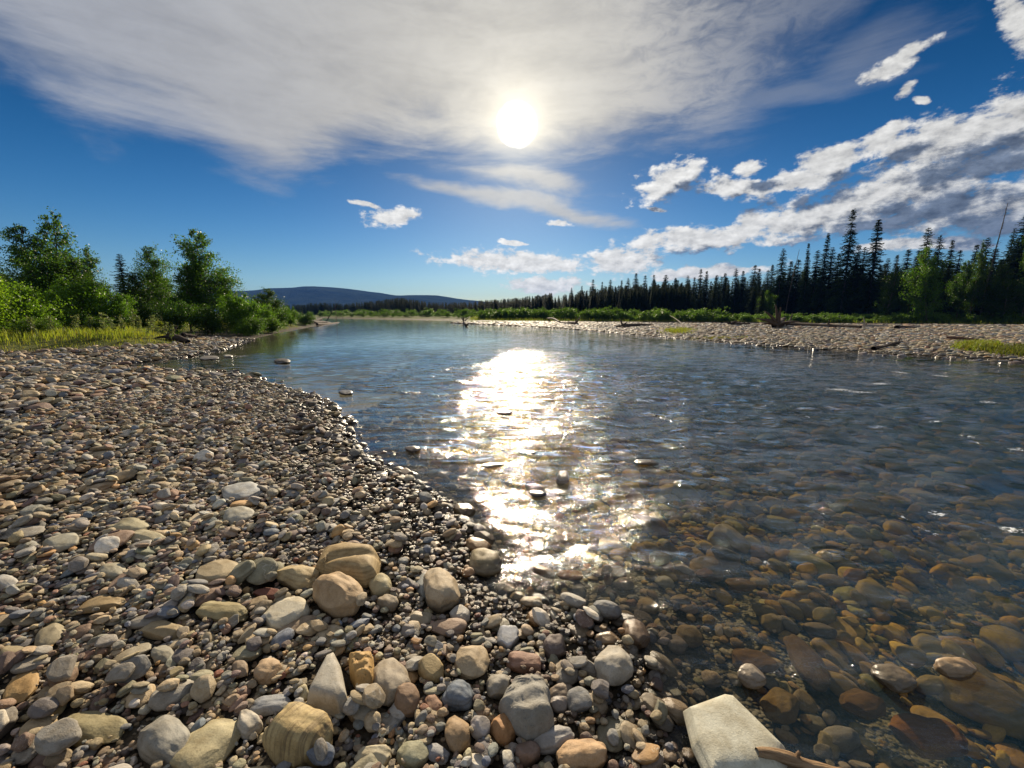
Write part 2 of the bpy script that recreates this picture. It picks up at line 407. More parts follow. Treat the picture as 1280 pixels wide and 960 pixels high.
# ------------------------------------------------------------------ hills
hm, t = newmat("hill_forest"); g = t.n('NewGeometry')
c = t.ramp(t.noise(g.outputs['Position'], .012, 8, .65), [(.35, (.018, .03, .022)), (.6, (.035, .05, .03))])
finish(t, bsdf(t, c, 1., bump(t, t.noise(g.outputs['Position'], .03, 6, .7), 1., 20), 0.))
def ridge(name, prof, dist, depth):
    pxs = np.array([p[0] for p in prof], float); pys = np.array([p[1] for p in prof], float)
    q = np.linspace(pxs[0], pxs[-1], 160); yy = np.interp(q, pxs, pys)
    x = (q - 640) / F * dist; hh = np.maximum((392 - yy) / F * dist, 2)
    rows = []
    for s in np.linspace(0, 1, 26):
        f = math.sin(s * math.pi / 2) if s < .999 else 1
        z = hh * f * (1 + .0 * s)
        rows.append(np.stack([x * (1 + 0 * s), np.full_like(x, dist - depth * (1 - s)), z + (f < .99) * f * wob(x * .01, np.full_like(x, s * 9), 2., 40) * 10 + wob(x * .02, x * 0 + s * 3, 1.5, 41) * 1.5 - 1], -1))
    for s in (1.15, 1.5):
        rows.append(np.stack([x, np.full_like(x, dist + depth * (s - 1)), hh * (1.4 - .9 * s) if s < 1.4 else hh * 0 - 2], -1))
    V = np.concatenate(rows); n = len(q); m_ = len(rows)
    Fc = [(i * n + j, i * n + j + 1, (i + 1) * n + j + 1, (i + 1) * n + j) for i in range(m_ - 1) for j in range(n - 1)]
    mesh_np(name, V, Fc, [hm], kind='structure')
ridge("hills", [(-500, 385), (-100, 378), (150, 372), (280, 367), (345, 364), (375, 362), (400, 360), (435, 361), (470, 365.5), (495, 369), (505, 370.5), (520, 369.5), (540, 369.5), (560, 372), (580, 375), (620, 379), (700, 384), (900, 386), (1400, 388)], 2600, 900)

# ------------------------------------------------------------------ haze
hzm, t = newmat("haze_air"); pv = t.n('VolumePrincipled')
pv.inputs['Color'].default_value = (.1, .3, 1., 1); pv.inputs['Density'].default_value = .00009; pv.inputs['Anisotropy'].default_value = 0.
finish(t, None, pv.outputs[0])
def boxmesh(name, a, b, mat):
    V = [(x, y, z) for x in (a[0], b[0]) for y in (a[1], b[1]) for z in (a[2], b[2])]
    return mesh_np(name, V, [(0, 1, 3, 2), (4, 6, 7, 5), (0, 4, 5, 1), (2, 3, 7, 6), (0, 2, 6, 4), (1, 5, 7, 3)], [mat], smooth=False, kind='stuff')
boxmesh("haze", (-4600, -4600, -4), (4600, 4600, 200), hzm)

# ------------------------------------------------------------------ stones
def ico(sub):
    p = (1 + 5 ** .5) / 2
    V = [(-1, p, 0), (1, p, 0), (-1, -p, 0), (1, -p, 0), (0, -1, p), (0, 1, p), (0, -1, -p), (0, 1, -p), (p, 0, -1), (p, 0, 1), (-p, 0, -1), (-p, 0, 1)]
    Fc = [(0, 11, 5), (0, 5, 1), (0, 1, 7), (0, 7, 10), (0, 10, 11), (1, 5, 9), (5, 11, 4), (11, 10, 2), (10, 7, 6), (7, 1, 8), (3, 9, 4), (3, 4, 2), (3, 2, 6), (3, 6, 8), (3, 8, 9), (4, 9, 5), (2, 4, 11), (6, 2, 10), (8, 6, 7), (9, 8, 1)]
    V = [np.array(v) / np.linalg.norm(v) for v in V]
    for _ in range(sub):
        ca_ = {}; F2 = []
        def mid(a, b):
            k = (min(a, b), max(a, b))
            if k not in ca_: m_ = V[a] + V[b]; V.append(m_ / np.linalg.norm(m_)); ca_[k] = len(V) - 1
            return ca_[k]
        for a, b, c_ in Fc:
            x, y, z = mid(a, b), mid(b, c_), mid(c_, a); F2 += [(a, x, z), (b, y, x), (c_, z, y), (x, y, z)]
        Fc = F2
    return np.array(V), np.array(Fc)
ICO = {k: ico(k) for k in (3, 4, 5)}
def stone_shape(seed, sub=3, ang=.3, lump=.22, power=.85):
    """unit stone: rounded body, a few worn flat faces, soft lumps"""
    r = np.random.default_rng(seed); V, Fc = ICO[sub]; V = V.copy()
    V = np.sign(V) * np.abs(V) ** power; 
    off = Vector(r.uniform(-50, 50, 3))
    for i in range(len(V)):
        p = Vector(V[i]); n_ = mnoise.noise(p * .9 + off) * lump + mnoise.noise(p * 2.3 + off) * lump * .35
        V[i] *= 1 + n_
    for k in range(int(3 + ang * 10)):                   # worn facets
        n_ = r.normal(size=3); n_ /= np.linalg.norm(n_); dcut = r.uniform(.98 - ang * .75, .98)
        s = V @ n_; over = s > dcut
        V[over] -= np.outer((s[over] - dcut) * .88, n_)
    V -= (V.max(0) + V.min(0)) / 2; V /= (V.max(0) - V.min(0)) / 2
    if sub >= 4:
        for i in range(len(V)):
            p = Vector(V[i]); V[i] *= 1 + mnoise.noise(p * 6 + off) * .012 + mnoise.noise(p * 14 + off) * .005
    return V, Fc
def outline_shape(seed, R_theta, sub=5, p=.45, q=.6, taper=.12, rough=.02):
    """stone whose plan follows the outline R(theta), flat topped"""
    r = np.random.default_rng(seed); V, Fc = ICO[sub]; V = V.copy(); off = Vector(r.uniform(-50, 50, 3))
    th = np.arctan2(V[:, 1], V[:, 0]); cph = np.hypot(V[:, 0], V[:, 1]); sph = V[:, 2]
    rr = R_theta(th) * cph ** p; z = np.sign(sph) * np.abs(sph) ** q
    rr = rr * (1 - taper * z)
    O = np.stack([rr * np.cos(th), rr * np.sin(th), z], 1)
    for i in range(len(O)):
        q_ = Vector(O[i]); O[i] *= 1 + mnoise.noise(q_ * 1.3 + off) * rough * 3 + mnoise.noise(q_ * 5 + off) * rough
    return O, Fc

def stone_material(name, mode, gloss=0., k=1., bs=.45):
    m_, t = newmat(name)
    if mode == 'object': oi = t.n('ObjectInfo'); tint = oi.outputs['Color']; rnd = oi.outputs['Random']
    else:
        tint = t.n('Attribute', attribute_type='INSTANCER', attribute_name='tint').outputs['Color']; rnd = t.n('ObjectInfo').outputs['Random']
    tcn = t.n('TexCoord'); oc = t.v('ADD', t.scale(tcn.outputs['Object'], k), t.xyz(t.m('MULTIPLY', rnd, 37.), t.m('MULTIPLY', rnd, 71.), 0))
    pos, wet, alg, zz = wet_sheet_nodes(t, None, None)
    n1 = t.noise(oc, 1.6, 5, .6, .3); n2 = t.noise(oc, 14, 5, .7); n3 = t.noise(pos, 160, 3, .6)
    c = t.mix(t.ss(n1, .35, .7), tint, t.mix(1., tint, (.72, .68, .62, 1), 'MULTIPLY'))
    c = t.mix(t.ss(n2, .35, .75, .0, .5), c, t.mix(1., c, (1.35, 1.33, 1.3, 1), 'MULTIPLY'))
    c = t.mix(t.ss(n3, .56, .72, 0., .55), c, t.mix(1., c, (.5, .48, .46, 1), 'MULTIPLY'))
    c = t.mix(t.ss(t.noise(pos, .55, 4, .6), .40, .62, 0., .5), c, t.mix(1., c, (.66, .60, .52, 1), 'MULTIPLY'))     # silt and damp patches
    vn = t.m('ABSOLUTE', t.m('SUBTRACT', t.noise(oc, .9, 2, .4, 1.2), .5))
    c = t.mix(t.m('MULTIPLY', t.m('GREATER_THAN', t.m('FRACT', t.m('MULTIPLY', rnd, 7.9)), .80), t.ss(vn, .004, .012, .5 if k < 2 else 0., 0.)), c, (.5, .47, .41, 1))   # quartz veins
    # bedding bands on some of the stones
    wv = t.n('TexWave', wave_type='BANDS', bands_direction='Z'); t.link(oc, wv.inputs['Vector']); wv.inputs['Scale'].default_value = 2.2; wv.inputs['Distortion'].default_value = 3; wv.inputs['Detail'].default_value = 3
    bandy = t.m('MULTIPLY', t.m('GREATER_THAN', t.m('FRACT', t.m('MULTIPLY', rnd, 13.7)), .84), .4)
    c = t.mix(t.m('MULTIPLY', bandy, t.ss(wv.outputs[1], .3, .9)), c, t.mix(1., c, (.6, .56, .52, 1), 'MULTIPLY'))
    c = t.mix(wet, c, t.mix(1., c, (.42, .39, .36, 1), 'MULTIPLY'))
    # golden and olive algae film on the river bed
    acol = t.ramp(t.m('FRACT', t.m('MULTIPLY', rnd, 5.3)), [(0, (.58, .33, .06)), (.3, (.24, .18, .07)), (.55, (.66, .44, .08)), (.75, (.30, .15, .06)), (1, (.40, .36, .13))])
    acol = t.mix(t.noise(oc, 4, 4), t.mix(1., acol, (.5, .5, .5, 1), 'MULTIPLY'), acol)
    c = t.mix(t.m('MULTIPLY', alg, .8), c, acol)
    nb = bump(t, t.m('ADD', t.m('MULTIPLY', n3, .5), t.m('ADD', n2, t.m('MULTIPLY', n1, 1.5))), bs, .006)
    rg = t.m('SUBTRACT', .62 - gloss, t.m('MULTIPLY', wet, .36))
    finish(t, bsdf(t, c, rg, nb, t.m('MULTIPLY', t.m('ADD', .12, t.m('MULTIPLY', wet, .33)), t.ss(zz, -.02, .004, .0, 1.)))); return m_
SM_I = stone_material("river_stone", 'object'); SM_H = stone_material("large_river_stone", 'object', k=9., bs=.3); SM_G = stone_material("river_gravel", 'instancer')
PAL = np.array([(.36, .29, .19), (.30, .25, .175), (.40, .34, .24), (.27, .255, .225), (.33, .32, .29), (.22, .225, .225), (.19, .215, .26), (.25, .18, .135), (.20, .15, .13), (.42, .27, .13),
                (.55, .52, .46), (.16, .15, .15), (.32, .21, .16), (.46, .38, .26), (.24, .11, .075), (.26, .25, .18)])
PW = np.array([12, 14, 9, 14, 10, 9, 5, 5.5, 6, 3.5, 4, 7, 3, 7, .7, 10]); PW = PW / PW.sum()
PALNAME = ['tan', 'dull tan', 'pale tan', 'grey', 'light grey', 'mid grey', 'bluish grey', 'brown', 'dark brown', 'orange', 'whitish', 'charcoal', 'pinkish brown', 'cream', 'dark red', 'olive']
NVAR = 14
VAR = [stone_shape(100 + i, 3, ang=[.05, .25, .5, .35, .15, .6, .3][i % 7], lump=.2, power=[.95, .85, .8][i % 3]) for i in range(NVAR)]
VAR4 = [stone_shape(100 + i, 4, ang=[.05, .25, .5, .35, .15, .6, .3][i % 7], lump=.2, power=[.95, .85, .8][i % 3]) for i in range(NVAR)]
VARM = [mesh_np("river_stone_mesh", *v, [SM_I], link=False) for v in VAR4]
gcol_ = bpy.data.collections.new("gravel_sources")
for i, v in enumerate(VAR):
    me = mesh_np("gravel_stone_%02d" % i, *v, [SM_G], link=False); o = bpy.data.objects.new("gravel_stone_%02d" % i, me); gcol_.objects.link(o)

class Heap:
    def __init__(s, x0, x1, y0, y1, cell):
        s.x0, s.y0, s.c = x0, y0, cell
        s.xs = np.arange(x0, x1, cell); s.ys = np.arange(y0, y1, cell)
        X, Y = np.meshgrid(s.xs, s.ys); s.base = height(X, Y).astype(np.float32); s.H = s.base.copy(); s.block = np.zeros(s.H.shape, bool)
    def window(s, x, y, r):
        i0 = int((x - r - s.x0) / s.c); i1 = int((x + r - s.x0) / s.c) + 2; j0 = int((y - r - s.y0) / s.c); j1 = int((y + r - s.y0) / s.c) + 2
        if i0 < 0 or j0 < 0 or i1 > len(s.xs) or j1 > len(s.ys): return None
        return slice(j0, j1), slice(i0, i1)
    def drop(s, x, y, a, b, c, yaw, q=.82, maxrise=1., maxtop=9., tilt=1., block=False, sink=0., level=False):
        w_ = s.window(x, y, a)
        if w_ is None: return None
        dx = s.xs[w_[1]][None, :] - x; dy = s.ys[w_[0]][:, None] - y
        cy_, sy = math.cos(yaw), math.sin(yaw)
        u = (dx * cy_ + dy * sy) / a; v = (-dx * sy + dy * cy_) / b; r2 = u * u + v * v
        m_ = r2 < 1
        if m_.sum() < 1: return None
        if s.block[w_][m_].mean() > .12: return None
        Hh = s.H[w_]; lowz = c * np.sqrt(np.clip(1 - r2, 0, 1))
        gx = gy = 0.
        if m_.sum() > 8 and tilt > 0:
            hv = Hh[m_]; X_ = np.broadcast_to(dx, m_.shape)[m_]; Y_ = np.broadcast_to(dy, m_.shape)[m_]; hm_ = hv.mean()
            gx = float((X_ * (hv - hm_)).sum() / ((X_ ** 2).sum() + 1e-9)) * tilt; gy = float((Y_ * (hv - hm_)).sum() / ((Y_ ** 2).sum() + 1e-9)) * tilt
            k = math.hypot(gx, gy)
            if k > .55: gx *= .55 / k; gy *= .55 / k
        pl = gx * dx + gy * dy
        cand = (Hh + lowz - pl)[m_]
        z = float(np.quantile(cand, q)) - sink
        bz = float(s.base[w_][m_].mean())
        if z - c - bz > maxrise or z + c > maxtop: return None
        s.H[w_] = np.where(m_, np.maximum(Hh, z + lowz * .96 + pl), Hh)
        if block: s.block[w_] |= (r2 < .8)
        return z, gx, gy
def rotmat(yaw, gx, gy):
    n_ = Vector((-gx, -gy, 1)).normalized()
    return n_.to_track_quat('Z', 'Y').to_matrix() if False else (Vector((0, 0, 1)).rotation_difference(n_).to_matrix() @ Matrix.Rotation(yaw, 3, 'Z'))

# hero stones: px, py (centre), width, height in px, turn in the picture, thickness, colour, angular, label, extra
LG = (.40, .40, .35)
HERO = [
 (437, 706, 86, 46, 6, .62, (.40, .31, .17), 'ridge', 'large yellowish boulder with a long groove, wider than the round boulder below it', 0),
 (422, 747, 66, 52, 8, .85, (.42, .31, .19), 21, 'plump tan pillow-shaped boulder resting just below the long grooved boulder', 0),
 (374, 928, 80, 74, -4, .85, (.42, .33, .17), 'striped', 'big round yellow stone with fine dark stripes running down it', 0),
 (414, 853, 66, 70, 0, .6, (.36, .34, .29), 'tri', 'grey triangular stone with its point up beside the cracked orange stone', 0),
 (453, 843, 34, 48, 0, .8, (.45, .30, .13), 'block', 'cracked yellow-orange blocky stone between two larger grey stones', 0),
 (489, 853, 46, 56, 10, .7, (.30, .26, .20), 31, 'rounded grey-brown stone with a notched top right of the cracked orange stone', 0),
 (551, 740, 46, 50, 30, .8, (.40, .33, .23), 30, 'tall smooth tan boulder at the edge of the small inlet', 0),
 (590, 830, 44, 50, 10, .6, (.38, .31, .21), 30, 'upright tan oval stone with a faint seam line down its face', 0),
 (573, 872, 40, 36, -5, .8, (.17, .20, .24), 5, 'dark bluish block-shaped stone above the brown block stone', 0),
 (657, 885, 68, 72, 10, .6, (.27, .265, .24), 'fract', 'large angular grey rock with a fractured chipped top face', 0),
 (690, 928, 58, 32, -14, .7, (.38, .38, .38), 24, 'pale grey oval stone below the fractured angular rock', 0),
 (728, 948, 64, 42, -8, .7, (.50, .35, .21), 21, 'smooth peach-coloured boulder at the water edge beside the pale oval stone', 0),
 (655, 830, 46, 26, 12, .7, (.32, .20, .15), 33, 'flat reddish brown stone above the fractured angular rock', 0),
 (635, 800, 28, 32, -20, .8, (.42, .44, .47), 35, 'smooth bluish white egg-shaped pebble above the flat reddish stone', 0),
 (572, 918, 34, 50, -8, .8, (.28, .20, .12), 26, 'upright brown block stone below the dark bluish stone', 0),
 (630, 913, 34, 36, 45, .8, (.38, .22, .11), 33, 'rough orange-brown stone wedged left of the fractured rock', 0),
 (607, 705, 42, 34, -5, .7, (.36, .31, .20), 23, 'tan blocky stone standing in the mouth of the small inlet', 0),
 (597, 682, 32, 20, 0, .7, (.42, .27, .12), 28, 'orange oval stone just behind the blocky stone at the inlet', 0),
 (580, 641, 28, 20, 0, .8, (.34, .27, .16), 28, 'rounded tan cobble at the shoreline where the sun glitter begins', 0),
 (768, 838, 48, 50, 10, .75, (.40, .38, .33), 26, 'pale grey boulder with wet dark base standing in shallow water', 0),
 (794, 795, 40, 36, 30, .7, (.24, .18, .13), 26, 'brown wedge-shaped stone in the shallows behind the pale boulder', 0),
 (759, 800, 36, 18, 8, .7, (.34, .25, .15), 28, 'brown oval stone lying flat beside the brown wedge stone', 0),
 (693, 812, 30, 32, 5, .8, (.17, .145, .14), 26, 'dark purplish cone-shaped stone at the end of the inlet', 0),
 (113, 912, 92, 44, -4, .42, (.31, .28, .17), 24, 'big flat olive brown stone lying alone among small pebbles', 0),
 (207, 930, 70, 66, 0, .55, (.27, .265, .235), 26, 'broad flat grey stone right of the flat olive one', 0),
 (262, 934, 100, 52, -38, .45, (.36, .32, .20), 30, 'long slanting tan slab beside the striped round stone', 0),
 (310, 910, 30, 34, 0, .8, (.40, .37, .31), 28, 'cream rounded stone tucked behind the slanting tan slab', 0),
 (280, 768, 64, 26, 0, .7, (.33, .29, .17), 24, 'flat olive-tan oval stone left of the white speckled stone', 0),
 (272, 718, 62, 30, -16, .6, (.34, .28, .18), 33, 'wedge-shaped tan stone with a rough top above the flat olive-tan oval', 0),
 (358, 770, 56, 36, -22, .7, (.55, .52, .42), 24, 'off-white speckled boulder left of the pillow-shaped boulder', 0),
 (373, 786, 58, 18, -22, .8, (.33, .26, .19), 28, 'long thin brown stone leaning under the off-white boulder', 0),
 (373, 723, 54, 30, 4, .8, (.48, .40, .24), 24, 'pale yellow oval boulder at the left end of the grooved boulder', 0),
 (338, 744, 40, 16, 0, .7, (.20, .085, .06), 28, 'flat dark red stone between pale boulders', 0),
 (303, 616, 50, 24, -8, .6, (.38, .39, .38), 24, 'light bluish grey smooth stone on the upper beach', 0),
 (299, 646, 40, 22, -14, .7, (.33, .32, .27), 24, 'grey leaning stone just below the light bluish grey one', 0),
 (165, 660, 44, 20, -4, .7, (.33, .30, .20), 26, 'olive-tan stone, upper one of two stacked close together', 0),
 (183, 674, 46, 18, 0, .7, (.37, .33, .22), 28, 'tan stone, lower one of two stacked close together', 0),
 (77, 680, 46, 22, -14, .6, (.33, .32, .26), 26, 'pale grey flat stone on the left part of the beach', 0),
 (28, 860, 56, 30, -42, .45, (.42, .29, .14), 30, 'flat orange-tan stone tilted near the left side of the beach', 0),
 (205, 790, 56, 22, -2, .7, (.33, .27, .17), 28, 'brownish oval stone left of the flat olive-tan oval', 0),
 (205, 823, 32, 26, 0, .6, (.29, .28, .23), 33, 'heart-shaped grey stone in the middle of small pebbles', 0),
 (165, 820, 60, 16, -26, .8, (.32, .29, .22), 28, 'long narrow grey-tan stone left of the heart-shaped stone', 0),
 (64, 797, 48, 26, -36, .5, (.30, .27, .19), 30, 'slanting olive slab left of the long narrow stone', 0),
 (8, 730, 32, 20, 0, .7, (.46, .46, .44), 24, 'white smooth stone at the left margin of the beach', 0),
 (142, 716, 36, 20, -8, .7, (.31, .29, .22), 24, 'mottled grey stone above the small brown pebbles', 0),
 (14, 820, 40, 24, -20, .6, (.31, .27, .18), 30, 'olive-tan slab at the left margin below the white smooth stone', 0),
 (128, 757, 62, 18, -12, .7, (.30, .23, .13), 30, 'long flat brown slab in the left middle of the beach', 0),
 (530, 733, 22, 34, 10, .8, (.30, .31, .29), 33, 'narrow upright grey stone left of the tall tan boulder', 0),
 (476, 735, 30, 28, 0, .85, (.37, .33, .21), 26, 'chipped cream stone between the pillow boulder and narrow upright stone', 0),
 (484, 757, 26, 22, 0, .9, (.27, .23, .17), 28, 'round brown pebble under the chipped cream stone', 0),
 (560, 787, 48, 24, -6, .75, (.33, .24, .18), 33, 'pinkish brown pointed stone below the tall tan boulder', 0),
 (526, 775, 32, 20, -4, .7, (.36, .31, .22), 24, 'oval tan stone left of the pointed pinkish brown stone', 0),
 (540, 840, 34, 34, 12, .8, (.36, .28, .15), 33, 'ochre block-like stone left of the upright oval with a seam', 0),
 (508, 880, 34, 38, 0, .8, (.26, .18, .12), 26, 'round reddish brown cobble right of the notched grey-brown stone', 0),
 (542, 882, 22, 30, 0, .8, (.30, .19, .13), 28, 'small upright terracotta pebble beside the round reddish cobble', 0),
 (497, 892, 24, 22, 0, .85, (.42, .42, .41), 28, 'round white-grey pebble below the notched grey-brown stone', 0),
 (623, 862, 32, 34, 30, .8, (.27, .255, .22), 33, 'grey wedge pebble between the dark bluish stone and fractured rock', 0),
 (340, 883, 52, 24, -12, .6, (.27, .28, .29), 24, 'curved dark grey stone above the striped round stone', 0),
 (335, 842, 36, 30, -30, .8, (.40, .29, .18), 28, 'peach bean-shaped pebble above the curved dark grey stone', 0),
 (300, 838, 22, 28, 20, .8, (.28, .22, .16), 33, 'knobbly brown pebble with holes left of the peach bean', 0),
 (390, 893, 34, 24, -22, .8, (.33, .27, .16), 26, 'olive-brown pebble touching the top of the striped round stone', 0),
 (466, 948, 46, 30, -6, .7, (.44, .40, .29), 26, 'cream boulder cut by the lower picture edge right of striped stone', 0),
 (516, 945, 38, 34, 0, .6, (.28, .28, .20), 28, 'greenish flat stone right of the cream boulder', 0),
 (546, 944, 32, 22, 25, .6, (.28, .29, .31), 33, 'bluish grey slanted slab right of the greenish flat stone', 0),
 (660, 945, 32, 30, 0, .8, (.22, .16, .13), 33, 'dark brown knobbly stone below the fractured rock', 0),
 (600, 912, 26, 28, 0, .85, (.36, .34, .33), 33, 'pinkish grey knobbly pebble left of the rough orange-brown stone', 0),
 (701, 868, 32, 24, 0, .75, (.27, .22, .17), 28, 'brown bean-shaped stone right of the fractured rock', 0),
 (699, 881, 24, 22, 20, .85, (.38, .35, .33), 33, 'small grey pebble with a dark spot right of the fractured rock', 0),
 (915, 922, 122, 112, 0, .25, (.50, .50, .42), 'slab', 'great pale grey four-cornered slab at the water edge under a stick', 0),
 (936, 871, 38, 26, 15, .8, (.48, .42, .33), 26, 'cream cobble breaking the water behind the great pale slab', 1),
 (1010, 842, 92, 38, 55, .5, (.24, .18, .12), 30, 'long brown submerged boulder slanting away under the shallow water', 1),
 (1110, 890, 60, 34, 22, .6, (.30, .27, .21), 28, 'grey-tan boulder just breaking the current near the white and orange one', 1),
 (1185, 888, 56, 28, 8, .8, (.60, .46, .30), 24, 'white and orange boulder poking out of the running water', 1),
 (1160, 942, 104, 50, 18, .5, (.34, .17, .06), 26, 'large rusty orange submerged boulder in the shallow current', 1),
 (940, 835, 58, 32, 14, .5, (.25, .17, .10), 24, 'rough brown submerged stone behind the cream cobble', 1),
 (975, 890, 50, 44, 30, .5, (.30, .22, .10), 30, 'golden brown submerged stone right of the great pale slab', 1),
 (1075, 898, 58, 36, 18, .5, (.26, .17, .09), 30, 'speckled brown submerged stone left of the grey-tan boulder', 1),
 (712, 728, 34, 13, 4, .6, (.42, .25, .08), 28, 'orange oval stone just under the surface of the glittering shallows', 1),
 (703, 622, 16, 18, 0, .9, (.28, .23, .17), 28, 'lone brown stone standing out of the sun glitter', 1),
 (630, 541, 20, 8, 0, .5, (.12, .11, .10), 26, 'small dark flat stone out in the middle of the sun glitter', 1),
 (660, 590, 26, 7, 0, .5, (.14, .125, .11), 28, 'dark flat stone in the glitter below the small flat one', 1),
 (672, 640, 22, 9, 0, .6, (.13, .115, .10), 26, 'wet dark stone left of the lone brown stone', 1),
 (617, 601, 30, 7, -14, .5, (.18, .165, .14), 30, 'long thin wet stone left of the glitter band', 1),
 (517, 576, 18, 9, 0, .8, (.22, .18, .15), 28, 'small reddish stone standing alone in calm blue water', 1),
 (354, 464, 20, 8, 0, .8, (.09, .085, .08), 28, 'lone black stone in the calm water off the upper beach', 1),
 (433, 500, 18, 7, 0, .7, (.12, .11, .10), 28, 'dark wet stone nearest the open water on the upper shore', 1),
 (261, 451, 24, 7, 0, .6, (.15, .14, .125), 30, 'low broad stone in the still pool by the grass bank', 1),
 (286, 453, 12, 5, 0, .7, (.40, .38, .33), 28, 'small pale stone at the right end of the low pool stone', 1),
 (460, 577, 16, 10, 0, .8, (.09, .085, .08), 26, 'black wet stone, rounder of the dark pair at the shoreline', 0),
 (475, 593, 20, 8, 0, .6, (.085, .08, .075), 28, 'black wet flat stone below the rounder dark shoreline stone', 0),
 (806, 611, 30, 9, 0, .6, (.26, .22, .15), 26, 'tan stone breaking the ripples right of the glitter band', 1),
 (880, 733, 22, 12, 0, .6, (.40, .22, .09), 26, 'orange stone under the ripples in mid stream', 1),
 (925, 748, 40, 16, 8, .6, (.35, .24, .11), 28, 'golden tan stone under the ripples right of the orange one', 1),
]
NEAR = Heap(-7., 5.2, .35, 9.5, .013)
def lookdown(D_h): return math.atan2(H, D_h)
stones_out = []     # (x,y,z,a,b,c,yaw,gx,gy,tint idx/colour,var, submerged)
def px_to_heap(px_, py_, heap):
    z = 0.
    for _ in range(4):
        x, y = gp(px_, py_, z); w_ = heap.window(x, y, .02)
        z = float(heap.base[w_].mean()) if w_ else float(height(np.array([x]), np.array([y]))[0])
    return x, y, z
hero_objs = []
def radial(poly):
    c = poly.mean(0); q = poly - c
    def f(th):
        out = np.zeros_like(th)
        for i, tt in enumerate(th):
            dx, dy = math.cos(tt), math.sin(tt); best = .01
            for k in range(len(q)):
                a, b = q[k], q[(k + 1) % len(q)]; e = b - a; den = dx * e[1] - dy * e[0]
                if abs(den) < 1e-9: continue
                tq = (a[0] * e[1] - a[1] * e[0]) / den; s = (a[0] * dy - a[1] * dx) / den
                if tq > 0 and -1e-6 <= s <= 1 + 1e-6: best = max(best, tq)
            out[i] = best
        return out
    return c, f
OUT = {'tri': [(386, 868), (409, 824), (418, 820), (427, 838), (436, 880), (424, 889), (398, 882), (384, 876)],
       'slab': [(857, 886), (905, 868), (916, 870), (984, 938), (978, 968), (890, 975), (868, 930)],
       'fract': [(624, 880), (642, 852), (664, 847), (680, 854), (688, 868), (686, 880), (692, 898), (686, 908), (660, 918), (640, 904)],
       'block': [(436, 822), (466, 820), (468, 850), (462, 868), (448, 862), (438, 842)],
       'ridge': [(393, 712), (404, 690), (430, 684), (468, 688), (476, 700), (472, 722), (456, 728), (428, 724)]}
